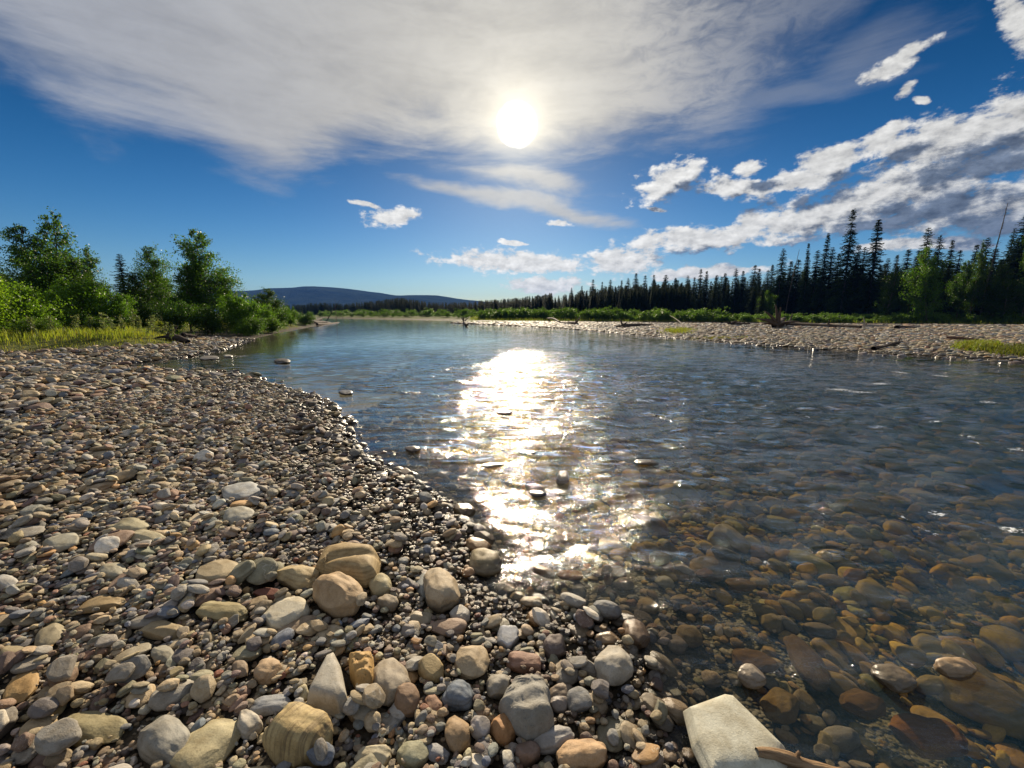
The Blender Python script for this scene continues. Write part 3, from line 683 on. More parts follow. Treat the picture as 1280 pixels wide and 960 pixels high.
for hi, (px_, py_, wp, hp, rot, th_, colr, shp, lab, inw) in enumerate(HERO):
    x, y, z = px_to_heap(px_, py_ + hp * .12, NEAR)
    D_ = proj(x, y, z)[2]; m = D_ / F
    c_ = th_ * min(wp, hp) * m * .5
    al = math.atan2(H, math.hypot(x, y))
    he = math.sqrt(max(hp ** 2 - (1.7 * c_ * math.cos(al) / m) ** 2, (.35 * hp) ** 2))
    # ground ellipse from the picture ellipse
    r = R(rot); ex = np.array([math.cos(r), math.sin(r)]) * wp / 2; ey = np.array([-math.sin(r), math.cos(r)]) * he / 2
    zc = z + c_ * .5; g0 = gp(px_, py_, zc)
    A = gp(px_ + ex[0], py_ + ex[1], zc) - g0; B = gp(px_ + ey[0], py_ + ey[1], zc) - g0
    U, S, _ = np.linalg.svd(np.stack([A, B], 1)); a_, b_ = S; yaw = math.atan2(U[1, 0], U[0, 0])
    a_ = min(a_, 2.6 * b_)
    x, y = g0
    if hp > 20 and abs(y) < 9: pass
    res = NEAR.drop(x, y, a_, b_, c_, yaw, q=.5, tilt=.5, block=True)
    if res is None: zz_ = float(height(np.array([x]), np.array([y]))[0]) + c_ * .5; gx = gy = 0.
    else: zz_, gx, gy = res
    if inw:
        top = .4 * c_ if hi not in () else 0
        if 'submerged' in lab or 'under the' in lab: zz_ = -.03 - c_
        else: zz_ = max(zz_, .35 * c_ + .004)
        zz_ = zz_ if ('submerged' in lab or 'under the' in lab) else zz_
    RM = rotmat(yaw, gx, gy).to_4x4()
    if isinstance(shp, str) and shp in OUT:
        Z0 = zz_ + c_ * .3 if shp != 'slab' else max(zz_, .075)
        poly = np.array([gp(p[0], p[1], Z0) for p in OUT[shp]]); cc, f = radial(poly)
        cz = c_ * {'tri': .8, 'fract': .8, 'slab': .8}.get(shp, 1.15)
        V, Fq = outline_shape(hi, f, 5, p=.4 if shp != 'ridge' else .6, q=.55 if shp != 'ridge' else .8, rough=.012)
        V[:, 2] *= cz
        rr_ = np.hypot(V[:, 0], V[:, 1])
        if shp == 'ridge':                    # a long groove across the face
            V[:, 2] -= np.where(V[:, 2] > 0, .35 * cz * np.exp(-((V[:, 1] - .25 * V[:, 0]) / (.18 * b_ + .01)) ** 2) * (V[:, 0] > -.6 * a_), 0)
        if shp in ('fract', 'block'):
            for i in range(len(V)):
                p_ = Vector(V[i]) * (14 if shp == 'fract' else 22); n_ = mnoise.noise(Vector((p_.x, p_.y * 1.8, 3.)))
                V[i, 2] += (V[i, 2] > 0) * (round(n_ * 4) / 4 * .25 + n_ * .1) * cz
        me = mesh_np("river_stone", V, Fq, [SM_H], link=False)
        loc = (cc[0], cc[1], Z0)
        if shp == 'slab': RM = Matrix.Identity(4)
        else: RM = Matrix.Identity(4)
    else:
        if shp == 'striped': V, Fq = stone_shape(77, 5, .12, .12, .72)
        else: V, Fq = stone_shape(500 + hi, 4 if wp * hp < 1600 else 5, ang=(shp - 18) / 48., lump=.24, power=.82)
        V = V * np.array([a_, b_, c_]); me = mesh_np("river_stone", V, Fq, [SM_H], link=False); loc = (x, y, zz_)
    o = add("river_stone", me, color=colr, label=lab, category='stone')
    o.matrix_world = Matrix.Translation(loc) @ RM
    hero_objs.append((o, px_, py_, wp, hp, lab))
    if shp == 'striped':
        m_ = stone_material("striped_stone", 'object', k=9., bs=.3); me.materials.clear(); me.materials.append(m_)
        t_ = m_.node_tree; tt = NT.__new__(NT); tt.t = t_
        b_n = [n for n in t_.nodes if n.type == 'BSDF_PRINCIPLED'][0]; src = b_n.inputs['Base Color'].links[0].from_socket
        tcn = tt.n('TexCoord'); mpp = tt.n('Mapping'); mpp.inputs['Scale'].default_value = (95, 6, 6); mpp.inputs['Rotation'].default_value = (0, 0, -yaw); tt.link(tcn.outputs['Object'], mpp.inputs['Vector'])
        nn = tt.noise(mpp.outputs[0], 1., 3, .6)
        tt.link(tt.mix(tt.ss(nn, .42, .7, 0, .75), src, (.12, .085, .05, 1)), b_n.inputs['Base Color'])
    NEAR.block[NEAR.window(x, y, .01) or (slice(0, 0), slice(0, 0))] = True

SUBI = lambda x, y: sdist(np.array([x]), np.array([y]), LANDL)[0]
def scatter(heap, N, xr, yr, amin, amax, pw, dmin=None, dmax=None, where=None, fl=(.38, .72), q=.8, rise=.12, lodk=.0028, flatfar=0., wpal=PW):
    """drop N stones; sizes follow a power law, never under about a pixel"""
    n = 0; xs = rng.uniform(*xr, N); ys = rng.uniform(*yr, N)
    ok = where(xs, ys); xs, ys = xs[ok], ys[ok]
    am = amin * (amax / amin) ** (rng.random(len(xs)) ** pw)
    hyp = np.hypot(xs, ys); cols = rng.choice(len(PAL), len(xs), p=wpal)
    Dv = xs * 0 + ys * cP + (H) * sP; inv = (np.abs(xs) < Dv * 1.35 + .5)
    for x, y, a, h_, ci, iv in zip(xs, ys, am, hyp, cols, inv):
        if not iv or a < lodk * h_: continue
        b = a * random.uniform(.55, .95); c_ = min(b, a) * random.uniform(*fl); yaw = random.gauss(-.1, .8)
        r_ = heap.drop(x, y, a, b, c_, yaw, q=q, maxrise=rise)
        if r_ is None: continue
        stones_out.append((x, y, r_[0], a, b, c_, yaw, r_[1], r_[2], ci, random.randrange(NVAR)))
        n += 1
    return n
dL_near = lambda x, y: sdist(x, y, LANDL)
dry = lambda x, y: dL_near(x, y) > -.04
wetw = lambda x, y: (dL_near(x, y) <= -.04) & (sdist(x, y, BAR) < 0)
tot = []
# dry beach, near
tot.append(scatter(NEAR, 1700, (-6.5, 1.), (.6, 9.3), .05, .11, 2., where=dry, rise=.08, fl=(.28, .5)))
tot.append(scatter(NEAR, 10000, (-6.8, 1.), (.5, 9.3), .03, .056, 1.1, where=dry, rise=.09, fl=(.3, .62)))
tot.append(scatter(NEAR, 11000, (-6.8, 1.), (.5, 9.3), .018, .034, 1., where=dry, rise=.06))
tot.append(scatter(NEAR, 16000, (-3.2, 1.), (.5, 4.2), .012, .022, 1., where=dry, rise=.035, fl=(.45, .85)))
tot.append(scatter(NEAR, 15000, (-2.6, 1.), (.5, 2.7), .006, .012, 1., where=dry, rise=.03, fl=(.5, .9)))
tot.append(scatter(NEAR, 16000, (-7, 1.), (3.5, 9.3), .016, .03, 1., where=dry, rise=.04))
# river bed
tot.append(scatter(NEAR, 520, (-1., 5.), (.6, 9.3), .07, .16, 1.7, where=lambda x, y: wetw(x, y) & (dL_near(x, y) < -.9), rise=.06, fl=(.5, .75), q=.4))
tot.append(scatter(NEAR, 5200, (-2.5, 5.), (.5, 9.3), .035, .075, 1.2, where=wetw, rise=.05, fl=(.45, .75), q=.6))
tot.append(scatter(NEAR, 12000, (-2., 4.), (.5, 6.), .012, .035, 1., where=wetw, rise=.03, fl=(.4, .7)))
n_near = len(stones_out)
# middle and far beach
MID = Heap(-34, 2., 4.5, 26, .035)
pool = lambda x, y: dL_near(x, y) > -.5
notg = lambda x, y: (dL_near(x, y) > -.35) & (sdist(x, y, GRASS) < .3) & ((y > 9.1) | (x < -6.8))
tot.append(scatter(MID, 2400, (-30, 0.), (5, 24), .10, .2, 1.8, where=notg, fl=(.3, .5), rise=.1))
tot.append(scatter(MID, 34000, (-30, 0.), (5, 25), .045, .11, 1.2, where=notg, fl=(.3, .55), rise=.1))
BED = Heap(-5, 24., .4, 22, .045)
tot.append(scatter(BED, 16000, (-4., 22.), (1., 21), .05, .16, 1.5, where=lambda x, y: (dL_near(x, y) < -.2) & (sdist(x, y, BAR) < -.3) & ((y > 9.2) | (x > 5.1)), rise=.06, fl=(.4, .65), q=.5))
stones_left = stones_out; 
print("near", n_near, tot)

# choose the stones that show largest as individuals
arr = np.array([(s[0], s[1], s[2], s[3], s[5]) for s in stones_left])
pxx, pyy, dd = proj(arr[:, 0], arr[:, 1], arr[:, 2])
area = (arr[:, 3] / dd * F) ** 2
vis = (pxx > 4) & (pxx < 1276) & (pyy > 400) & (pyy < 956) & (arr[:, 2] + arr[:, 4] > .012)
seen = np.ones(len(arr), bool)
order = np.argsort(-area * vis); NI = 300 - len(HERO)
pick = []
for i in order:
    if len(pick) >= NI: break
    w_ = NEAR.window(arr[i, 0], arr[i, 1], .015)
    if w_ is None or float(NEAR.H[w_].min()) > arr[i, 2] + arr[i, 4] * 1.25: continue     # buried under others
    pick.append(i)
picked = set(pick)
used_labels = {h[5] for h in hero_objs}
def shapeword(a, b, c_, v): return 'flat' if c_ / b < .45 else ('long' if b / a < .66 else ('round' if b / a > .86 and c_ / b > .6 else ('blocky' if v % 7 in (2, 5) else 'oval')))
short = {}
for o, hx, hy, wp, hp, lab in hero_objs:
    s = lab
    for cut in (' beside ', ' between ', ' lying ', ' resting ', ' standing ', ' at ', ' in ', ' left of ', ' right of ', ' below ', ' above ', ' behind ', ' with ', ' under ', ' on ', ' wedged ', ' tucked ', ' leaning ', ' just ', ' nearest ', ' touching ', ' cut ', ' breaking ', ' tilted ', ' out ', ' poking ', ', '):
        k = s.find(cut)
        if k > 0: s = s[:k]
    short[o.name] = s
sv = list(short.values())
anchors = [h for h in hero_objs if sv.count(short[h[0].name]) == 1 and len(short[h[0].name].split()) >= 3 and len(short[h[0].name].split()) <= 6]
for i in pick:
    x, y, z, a, b, c_, yaw, gx, gy, ci, var = stones_left[i]
    px_, py_ = pxx[i], pyy[i]
    near_ = sorted(anchors, key=lambda h: math.hypot((h[1] - px_), (h[2] - py_) * 1.3))[:6]
    size = 'large' if area[i] > 500 else ('mid-sized' if area[i] > 250 else 'small')
    done = None
    for h in near_:
        dx, dy = px_ - h[1], (py_ - h[2]) * 1.2; dist = math.hypot(dx, dy) / max(h[3], 20)
        dr = ('right of' if dx > 0 else 'left of') if abs(dx) > abs(dy) else ('below' if dy > 0 else 'above')
        far_ = 'touching and' if dist < 1. else ('just' if dist < 2. else ('a little' if dist < 3.5 else 'well'))
        adj = shapeword(a, b, c_, var)
        for cand in (f"{size} {adj} {PALNAME[ci]} stone {far_} {dr} the {short[h[0].name]}",):
            if cand not in used_labels and len(cand.split()) <= 16: done = cand; break
        if done: break
    if done is None:
        h = near_[0]; h2 = near_[1]
        done = f"{size} {adj} {PALNAME[ci]} stone between the {short[h[0].name]} and {short[h2[0].name]}"
        done = ' '.join(done.split()[:16])
    used_labels.add(done)
    tn = 1.08 * PAL[ci] * rng.uniform(.85, 1.15)
    o = add("river_stone", VARM[var], color=tn, label=done, category='stone', group='river stones lying on the gravel beach')
    o.matrix_world = Matrix.Translation((x, y, z)) @ rotmat(yaw, gx, gy).to_4x4() @ Matrix.Diagonal((a, b, c_, 1))
for o, *_ in hero_objs: o['group'] = 'river stones lying on the gravel beach'

def gravel_object(name, rows, dark=1.):
    n = len(rows); me = bpy.data.meshes.new(name); me.vertices.add(n)
    A = np.array([r[:9] for r in rows], float)
    me.vertices.foreach_set('co', A[:, :3].astype(np.float32).ravel())
    rot = np.array([tuple(rotmat(r[6], r[7], r[8]).to_euler()) for r in rows], np.float32)
    for nm, val in (('rot', rot), ('scl', A[:, 3:6].astype(np.float32))):
        at = me.attributes.new(nm, 'FLOAT_VECTOR', 'POINT'); at.data.foreach_set('vector', val.ravel())
    tn = 1.08 * PAL[np.array([r[9] for r in rows])] * rng.uniform(.8, 1.18, (n, 1)) * rng.uniform(.95, 1.05, (n, 3))
    at = me.attributes.new('tint', 'FLOAT_VECTOR', 'POINT'); tn = tn * dark; at.data.foreach_set('vector', tn.astype(np.float32).ravel())
    at = me.attributes.new('var', 'INT', 'POINT'); at.data.foreach_set('value', np.array([r[10] for r in rows], np.int32))
    o = add(name, me, kind='stuff')
    ng = bpy.data.node_groups.new(name + "_nodes", 'GeometryNodeTree')
    ng.interface.new_socket('Geometry', in_out='INPUT', socket_type='NodeSocketGeometry'); ng.interface.new_socket('Geometry', in_out='OUTPUT', socket_type='NodeSocketGeometry')
    gi = ng.nodes.new('NodeGroupInput'); go = ng.nodes.new('NodeGroupOutput'); ip = ng.nodes.new('GeometryNodeInstanceOnPoints')
    ci_ = ng.nodes.new('GeometryNodeCollectionInfo'); ci_.inputs['Collection'].default_value = gcol_; ci_.inputs['Separate Children'].default_value = True; ci_.inputs['Reset Children'].default_value = True
    ip.inputs['Pick Instance'].default_value = True
    def na(nm, ty):
        q = ng.nodes.new('GeometryNodeInputNamedAttribute'); q.data_type = ty; q.inputs[0].default_value = nm; return [s for s in q.outputs if s.enabled and s.name == 'Attribute'][0]
    L = ng.links.new
    L(gi.outputs[0], ip.inputs['Points']); L(ci_.outputs[0], ip.inputs['Instance']); L(na('var', 'INT'), ip.inputs['Instance Index'])
    L(na('rot', 'FLOAT_VECTOR'), ip.inputs['Rotation']); L(na('scl', 'FLOAT_VECTOR'), ip.inputs['Scale']); L(ip.outputs[0], go.inputs[0])
    md = o.modifiers.new('scatter', 'NODES'); md.node_group = ng
    return o
rest = [s for i, s in enumerate(stones_left) if i not in picked]
gravel_object("beach_gravel", [s for s in rest if s[2] > -.02]); gravel_object("riverbed_gravel", [s for s in rest if s[2] <= -.02])
# far gravel bar
rows = []
bx = rng.uniform(-12, 60, 150000); by = rng.uniform(8, 80, 150000); rr_ = np.hypot(bx, by)
okb = (sdist(bx, by, BAR) > .12) & (rng.random(150000) < np.clip(26 / rr_, 0, 1) ** 1.2)
bx, by = bx[okb], by[okb]; bz = height(bx, by)
for x, y, z in zip(bx, by, bz):
    r_ = math.hypot(x, y); a = max(.045, .0034 * r_) * random.uniform(.6, 1.7); b = a * random.uniform(.6, .95); c_ = b * random.uniform(.3, .55)
    rows.append((x, y, z + c_ * .35, a, b, c_, random.uniform(0, 3.1), random.gauss(0, .12), random.gauss(0, .12), rng.choice(len(PAL), p=PW), random.randrange(NVAR)))
gravel_object("gravel_bar_stones", rows, .85); print("bar", len(rows))

# ------------------------------------------------------------------ wood
dm, t = newmat("driftwood"); tcn = t.n('TexCoord'); mpp = t.n('Mapping'); mpp.inputs['Scale'].default_value = (2, 26, 26); t.link(tcn.outputs['Object'], mpp.inputs['Vector'])
nn = t.noise(mpp.outputs[0], 2.4, 5, .65, .3)
tint = t.n('ObjectInfo').outputs['Color']
c = t.mix(t.ss(nn, .3, .7), t.mix(1., tint, (.45, .4, .36, 1), 'MULTIPLY'), tint)
finish(t, bsdf(t, c, .85, bump(t, nn, 1., .015), .08))
def log(px1, py1, px2, py2, r0, label, colr=(.22, .17, .13), roots=0, branches=0, name="driftwood_log", raise_=None, seed=1, z1=None):
    rs = np.random.default_rng(seed)
    def P3(px_, py_):
        z = 0.
        for _ in range(5): x, y = gp(px_, py_, z); z = float(height(np.array([x]), np.array([y]))[0])
        return np.array([x, y, z])
    A = P3(px1, py1); B = P3(px2, py2)
    if raise_: B = B + np.array([0, 0, raise_])
    A[2] += r0 * .7; B[2] += r0 * .5; L_ = np.linalg.norm(B - A); n = 14
    lx = (B - A) / L_; 
    path = [np.array([s * L_, wob(np.array(s * 3.), np.array(seed * 1.), 2., seed) * L_ * .012, wob(np.array(s * 3.), np.array(seed * 1.), 2., seed + 5) * L_ * .008]) for s in np.linspace(0, 1, n)]
    rad = [r0 * (1 - .55 * s) * (1 + rs.uniform(-.08, .08)) for s in np.linspace(0, 1, n)]; rad[0] *= .85
    body = tube(path, rad, 12)
    root = add(name, mesh_np(name, body[0], body[1], [dm], link=False), color=colr, label=label, category='driftwood', group='driftwood lying along the river')
    xa = Vector(lx); ya = Vector((0, 0, 1)).cross(xa).normalized(); za = xa.cross(ya)
    M = Matrix((xa, ya, za)).transposed().to_4x4(); root.matrix_world = Matrix.Translation(A) @ M
    for k in range(roots):
        th = rs.uniform(0, 6.28); l = r0 * rs.uniform(2., 4.5); e = np.array([-rs.uniform(.1, .9) * l * .6, math.cos(th) * l, math.sin(th) * l])
        pth = [np.array([r0 * .4, 0, 0]) + e * s + np.array([0, 0, 1]) * math.sin(s * 3) * r0 * .3 for s in np.linspace(0, 1, 6)]
        tb = tube(pth, [r0 * .42 * (1 - .8 * s) for s in np.linspace(0, 1, 6)], 7); add("root", mesh_np("root", *tb, [dm], link=False), parent=root, color=colr)
    for k in range(branches):
        s = rs.uniform(.3, .95); th = rs.uniform(.3, 2.8); l = L_ * rs.uniform(.08, .22); e = np.array([l * .5, math.cos(th) * l * .6, math.sin(th) * l])
        pth = [np.array([s * L_, 0, 0]) + e * q for q in np.linspace(0, 1, 5)]
        tb = tube(pth, [r0 * .25 * (1 - .8 * q) for q in np.linspace(0, 1, 5)], 6); add("branch", mesh_np("branch", *tb, [dm], link=False), parent=root, color=colr)
    return root
# the stick that lies on the great slab
A = np.array([*gp(946, 940, .11), .11]); B = np.array([*gp(1075, 975, .04), .04]); L_ = np.linalg.norm(B - A)
path = [np.array([s * L_, .006 * math.sin(s * 5), .004 * math.sin(s * 9)]) for s in np.linspace(0, 1, 16)]
tb = tube(path, [.019 * (.62 + .38 * min(1, s * 5)) * (1 + .07 * math.sin(s * 23)) for s in np.linspace(0, 1, 16)], 14)
st = add("driftwood_stick", mesh_np("driftwood_stick", *tb, [dm], link=False), color=(.36, .25, .15), label='brown weathered stick lying across the corner of the great pale slab', category='driftwood')
xa = Vector((B - A) / L_); ya = Vector((0, 0, 1)).cross(xa).normalized(); st.matrix_world = Matrix.Translation(A) @ Matrix((xa, ya, xa.cross(ya))).transposed().to_4x4()
kn = tube([(.12, 0, .008), (.132, .012, .022), (.136, .016, .028)], [.008, .006, .004], 8); add("twig_stub", mesh_np("twig_stub", *kn, [dm], link=False), parent=st, color=(.3, .2, .12))

log(386, 405.6, 424, 404.8, .32, 'dark thick log at the tip of the wooded left bank', (.07, .055, .045), 4, 1, seed=11)
log(394, 406.6, 434, 405., .2, 'thin dark log reaching over the water from the left bank tip', (.09, .07, .055), 0, 2, seed=12)
log(380, 405, 402, 404.4, .35, 'stout dark log propped behind the other two on the left bank tip', (.06, .05, .04), 3, 0, raise_=.5, seed=13)
log(683, 401.5, 700, 404, .25, 'small dark log with roots where the gravel bar begins', (.10, .08, .07), 5, 0, seed=14)
log(720, 406.5, 700, 405, .25, 'grey log with upturned roots at the narrow end of the gravel bar', (.16, .13, .11), 6, 1, seed=15)
log(778, 410, 812, 408, .28, 'dark root stump of a fallen tree left of the green tuft', (.10, .085, .07), 7, 0, seed=16)
log(838, 413, 890, 419, .16, 'slim dark pole lying beside the green tuft on the bar', (.12, .10, .08), 0, 1, seed=17)
log(838, 412.5, 833, 395, .05, 'thin bare stick standing up out of the gravel bar', (.14, .12, .1), 0, 0, raise_=1.1, seed=18)
log(912, 407.5, 936, 406.5, .28, 'dark tangled log left of the upturned stump', (.09, .075, .06), 5, 2, seed=19)
log(972, 411, 980, 406, .45, 'upturned stump with spreading roots, darkest on the gravel bar', (.11, .085, .065), 10, 0, raise_=.6, seed=20)
log(985, 408.5, 1075, 411.5, .3, 'very long dark log lying behind the middle of the bar', (.10, .08, .065), 2, 1, seed=21)
log(1080, 409.5, 1110, 409.5, .22, 'pale bleached log with a snag behind the middle of the bar', (.34, .31, .27), 3, 2, seed=22)
log(1120, 411.5, 1146, 411, .22, 'dark log right of the pale bleached one', (.10, .08, .07), 0, 0, seed=23)
log(1092, 438, 1128, 429, .10, 'dark waterlogged branch angled down to the river on the bar', (.09, .07, .055), 0, 1, seed=24)
log(1184, 425, 1222, 427, .14, 'reddish brown log end beside the grassy hummock', (.14, .085, .06), 0, 0, seed=25)
log(730, 403, 775, 403.5, .18, 'long low log along the far channel', (.13, .11, .09), 0, 0, seed=26)
log(580, 404, 584, 402, .25, 'dark stump at the left end of the gravel bar', (.07, .06, .05), 5, 0, raise_=.5, seed=27)
log(213, 428, 236, 430, .22, 'dark log at the edge of the grass bank by the pool', (.07, .055, .045), 3, 0, seed=28)
log(228, 423, 246, 424, .2, 'short dark log behind the pool, right of the longer one', (.08, .06, .05), 0, 1, seed=29)

# ------------------------------------------------------------------ vegetation materials
def leafmat(name, cols, trans=.45, rough=.55, spec=.15):
    m_, t = newmat(name); g = t.n('NewGeometry'); oi = t.n('ObjectInfo')
    n1 = t.noise(g.outputs['Position'], .9, 3); rr_ = g.outputs['Random Per Island']
    f = t.m('ADD', t.m('MULTIPLY', rr_, .55), t.m('MULTIPLY', n1, .45))
    c = t.ramp(f, [(.2, cols[0]), (.5, cols[1]), (.8, cols[2])])
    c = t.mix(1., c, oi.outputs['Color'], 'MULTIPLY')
    b = bsdf(t, c, rough, None, spec)
    tl = t.n('BsdfTranslucent'); t.link(t.mix(1., c, (1.5, 1.5, .7, 1), 'MULTIPLY'), tl.inputs[0])
    ms = t.n('MixShader'); ms.inputs[0].default_value = trans; t.link(b, ms.inputs[1]); t.link(tl.outputs[0], ms.inputs[2])
    finish(t, ms.outputs[0]); return m_
NEEDLE = leafmat("spruce_needles", [(.015, .03, .012), (.026, .05, .016), (.045, .075, .02)], .12, .8, .03)
LEAF = leafmat("broad_leaves", [(.035, .075, .014), (.06, .12, .02), (.10, .17, .03)], .5, .45)
GRASSM = leafmat("grass_blades", [(.13, .10, .035), (.13, .16, .03), (.20, .19, .06)], .45)
bk, t = newmat("bark"); g = t.n('NewGeometry'); nn = t.noise(t.v('MULTIPLY', g.outputs['Position'], (6, 6, 1.2)), 2., 5, .7)
finish(t, bsdf(t, t.ramp(nn, [(.3, (.05, .04, .032)), (.7, (.15, .125, .10))]), .9, bump(t, nn, .7, .03), .2))

def spruce(seed, n_wh=46, rad=.115, gap=.04, bare=False):
    r = np.random.default_rng(seed); tri = []; 
    for i in range(n_wh):
        s = gap + (1 - gap) * ((i + r.uniform(-.6, .6)) / n_wh if 0 < i < n_wh - 1 else i / n_wh) ** .92
        env = rad * ((1 - s) ** .75) * (.55 + .45 * min(1, s / .18)) * r.uniform(.75, 1.2) + .006
        nb_ = int(r.integers(5, 8)) if s < .9 else 4
        ph = r.uniform(0, 6.28)
        for k in range(nb_):
            if r.random() < .12: continue
            th = ph + k * 6.283 / nb_ + r.normal(0, .2); L_ = env * r.uniform(.65, 1.2)
            dr = -.35 - .3 * (1 - s) + r.normal(0, .12) if s < .88 else .5
            d = np.array([math.cos(th), math.sin(th), 0]); side = np.array([-math.sin(th), math.cos(th), 0])
            n_s = max(3, int(L_ / .011))
            for q in range(n_s):
                f = (q + .6) / n_s; c_ = d * L_ * f + np.array([0, 0, r.normal(0, .004) + s + dr * L_ * f * (1 - .35 * f)])
                wd = (.020 + .026 * (1 - f)) * r.uniform(.7, 1.3) * (.45 + .55 * (1 - s)) 
                for sg in (-1, 1):
                    tip = c_ + side * sg * wd + d * wd * .7 + np.array([0, 0, -wd * r.uniform(.1, .6)])
                    tri.append((c_ - d * .006, c_ + d * .012, tip))
                tri.append((c_ - side * .004 , c_ + side * .004, c_ + np.array([0, 0, -wd * r.uniform(.5, 1.0)]) + d * wd * .3))
            tri.append((d * L_ * .9 + np.array([0, 0, s + dr * L_ * .6]) - side * .006, d * L_ * .9 + np.array([0, 0, s + dr * L_ * .6]) + side * .006, d * L_ * 1.12 + np.array([0, 0, s + dr * L_ * .62])))
    T = np.array(tri).reshape(-1, 3)
    cr = mesh_np("crown", T, np.arange(len(T)).reshape(-1, 3), [NEEDLE], smooth=False, link=False)
    tk = tube([(0, 0, -.02), (0.002, 0, .3), (0, .002, .6), (0, 0, .995)], [.013, .010, .006, .0015], 8)
    return cr, mesh_np("trunk", *tk, [bk], link=False)
SPR = [spruce(s_, n_, r_) for s_, n_, r_ in ((1, 66, .15), (2, 60, .185), (3, 68, .135), (4, 58, .20), (5, 72, .125), (6, 62, .165))]

def broad(seed, n_limb=34, spread=.26, leafn=9000, leaf=.013, base=.12, top=1., stems=1, upw=.9, shape=.7):
    """unit-height leafy tree: (crown, trunk)"""
    r = np.random.default_rng(seed); tubes = []; cl = []
    for st_ in range(stems):
        lean = r.normal(0, .05 if stems == 1 else .22, 2); tp = top * (1 if stems == 1 else r.uniform(.65, 1)); bs = r.normal(0, .015 if stems > 1 else 0, 2)
        P_ = lambda s: np.array([bs[0] + lean[0] * s + .012 * math.sin(s * 7 + seed), bs[1] + lean[1] * s + .012 * math.cos(s * 6 + seed), s * tp])
        tubes.append(tube([P_(s) for s in np.linspace(-.02, .97, 9)], [.014 / stems ** .4 * (1 - .9 * s) + .001 for s in np.linspace(0, 1, 9)], 7))
        for i in range(n_limb // stems):
            s = base + (.98 - base) * (i + r.random()) / (n_limb // stems); th = r.uniform(0, 6.28)
            env = spread * (math.sin(math.pi * min(1, (s - base * .6) / (1 - base * .6)) ** shape) ** .7 + .12) * (1.05 - .35 * s)
            L_ = env * r.uniform(.6, 1.2); d = np.array([math.cos(th), math.sin(th), upw * r.uniform(.5, 1.2)]); d = d / np.linalg.norm(d)
            p0 = P_(s); p1 = p0 + d * L_ * .6 + np.array([0, 0, -.01]); p2 = p0 + d * L_ + np.array([0, 0, .15 * L_])
            tubes.append(tube([p0, p1, p2], [.004, .0028, .0008], 5))
            for q in range(5):
                f = r.uniform(.35, 1.05); c_ = p0 + d * L_ * f; e = c_ + r.normal(0, .30, 3) * L_ * np.array([1, 1, .8])
                tubes.append(tube([c_, e], [.0018, .0005], 4, cap=False)); cl.append((e, L_ * r.uniform(.13, .26))); cl.append(((c_ + e) / 2, L_ * .16))
            cl.append((p2, L_ * .14))
        cl.append((P_(1.), .025))
    wts = np.array([c_[1] for c_ in cl]) ** 1.6; wts /= wts.sum(); idx = r.choice(len(cl), leafn, p=wts)
    C0 = np.array([cl[i][0] for i in idx]); S0 = np.array([cl[i][1] for i in idx])
    P0 = C0 + r.normal(0, 1, (leafn, 3)) * S0[:, None] * .75; P0[:, 2] = np.maximum(P0[:, 2], .01)
    a = r.normal(0, 1, (leafn, 3)); a /= np.linalg.norm(a, axis=1)[:, None]; b = np.cross(a, r.normal(0, 1, (leafn, 3))); b /= np.linalg.norm(b, axis=1)[:, None]
    sz = leaf * r.uniform(.6, 1.3, (leafn, 1))
    V = np.stack([P0 - a * sz * .8, P0 + b * sz * .45, P0 + a * sz * .9, P0 - b * sz * .45], 1).reshape(-1, 3)
    cr = mesh_np("crown", V, np.arange(len(V)).reshape(-1, 4), [LEAF], smooth=False, link=False)
    tk = mesh_np("trunk", *join(tubes), [bk], link=False); return cr, tk
BRD = [broad(11, 44, .24, 15000, .0115), broad(12, 40, .20, 11000, .012, .1), broad(13, 44, .28, 15000, .012, .08), broad(14, 30, .22, 6500, .013, .2)]
BSH = [broad(21, 42, .42, 12000, .024, .03, stems=6, upw=.8, shape=.6), broad(22, 42, .5, 11000, .026, .03, stems=7, upw=.6, shape=.6), broad(23, 36, .45, 8000, .03, .03, stems=6, upw=1.)]
FARSH = [broad(31, 18, .4, 1400, .05, .03, stems=3, upw=.8, shape=.6), broad(32, 18, .5, 1400, .055, .03, stems=3, upw=.6, shape=.6)]

def tree(kind, pair, px_, pytop, pybase, label, group, wide=1., tint=(1, 1, 1), cat='tree', dist=None, lean=0.):
    if px_ > 640: dist *= 1.3; lean = random.gauss(0, .022)
    if px_ > 1255: wide *= 1.35
    if dist is None:
        z = .6
        for _ in range(5): x, y = gp(px_, pybase, z); z = float(height(np.array([x]), np.array([y]))[0])
    else:
        d = ray(px_, 392); x, y = d[0] * dist, d[1] * dist; z = float(height(np.array([x]), np.array([y]))[0])
    D_ = proj(x, y, z)[2]; rt = ray(px_, pytop); k = y / rt[1]; hgt_ = H + rt[2] * k - z
    e = bpy.data.objects.new(kind, None); COL.objects.link(e); e.location = (x, y, z - .05); e.rotation_euler = (lean, lean * .3, random.uniform(0, 6.28)); e.scale = (hgt_ * wide, hgt_ * wide, hgt_)
    e['label'] = label; e['category'] = cat; e['group'] = group
    add("crown", pair[0], parent=e, color=tint); add("trunk", pair[1], parent=e); return e

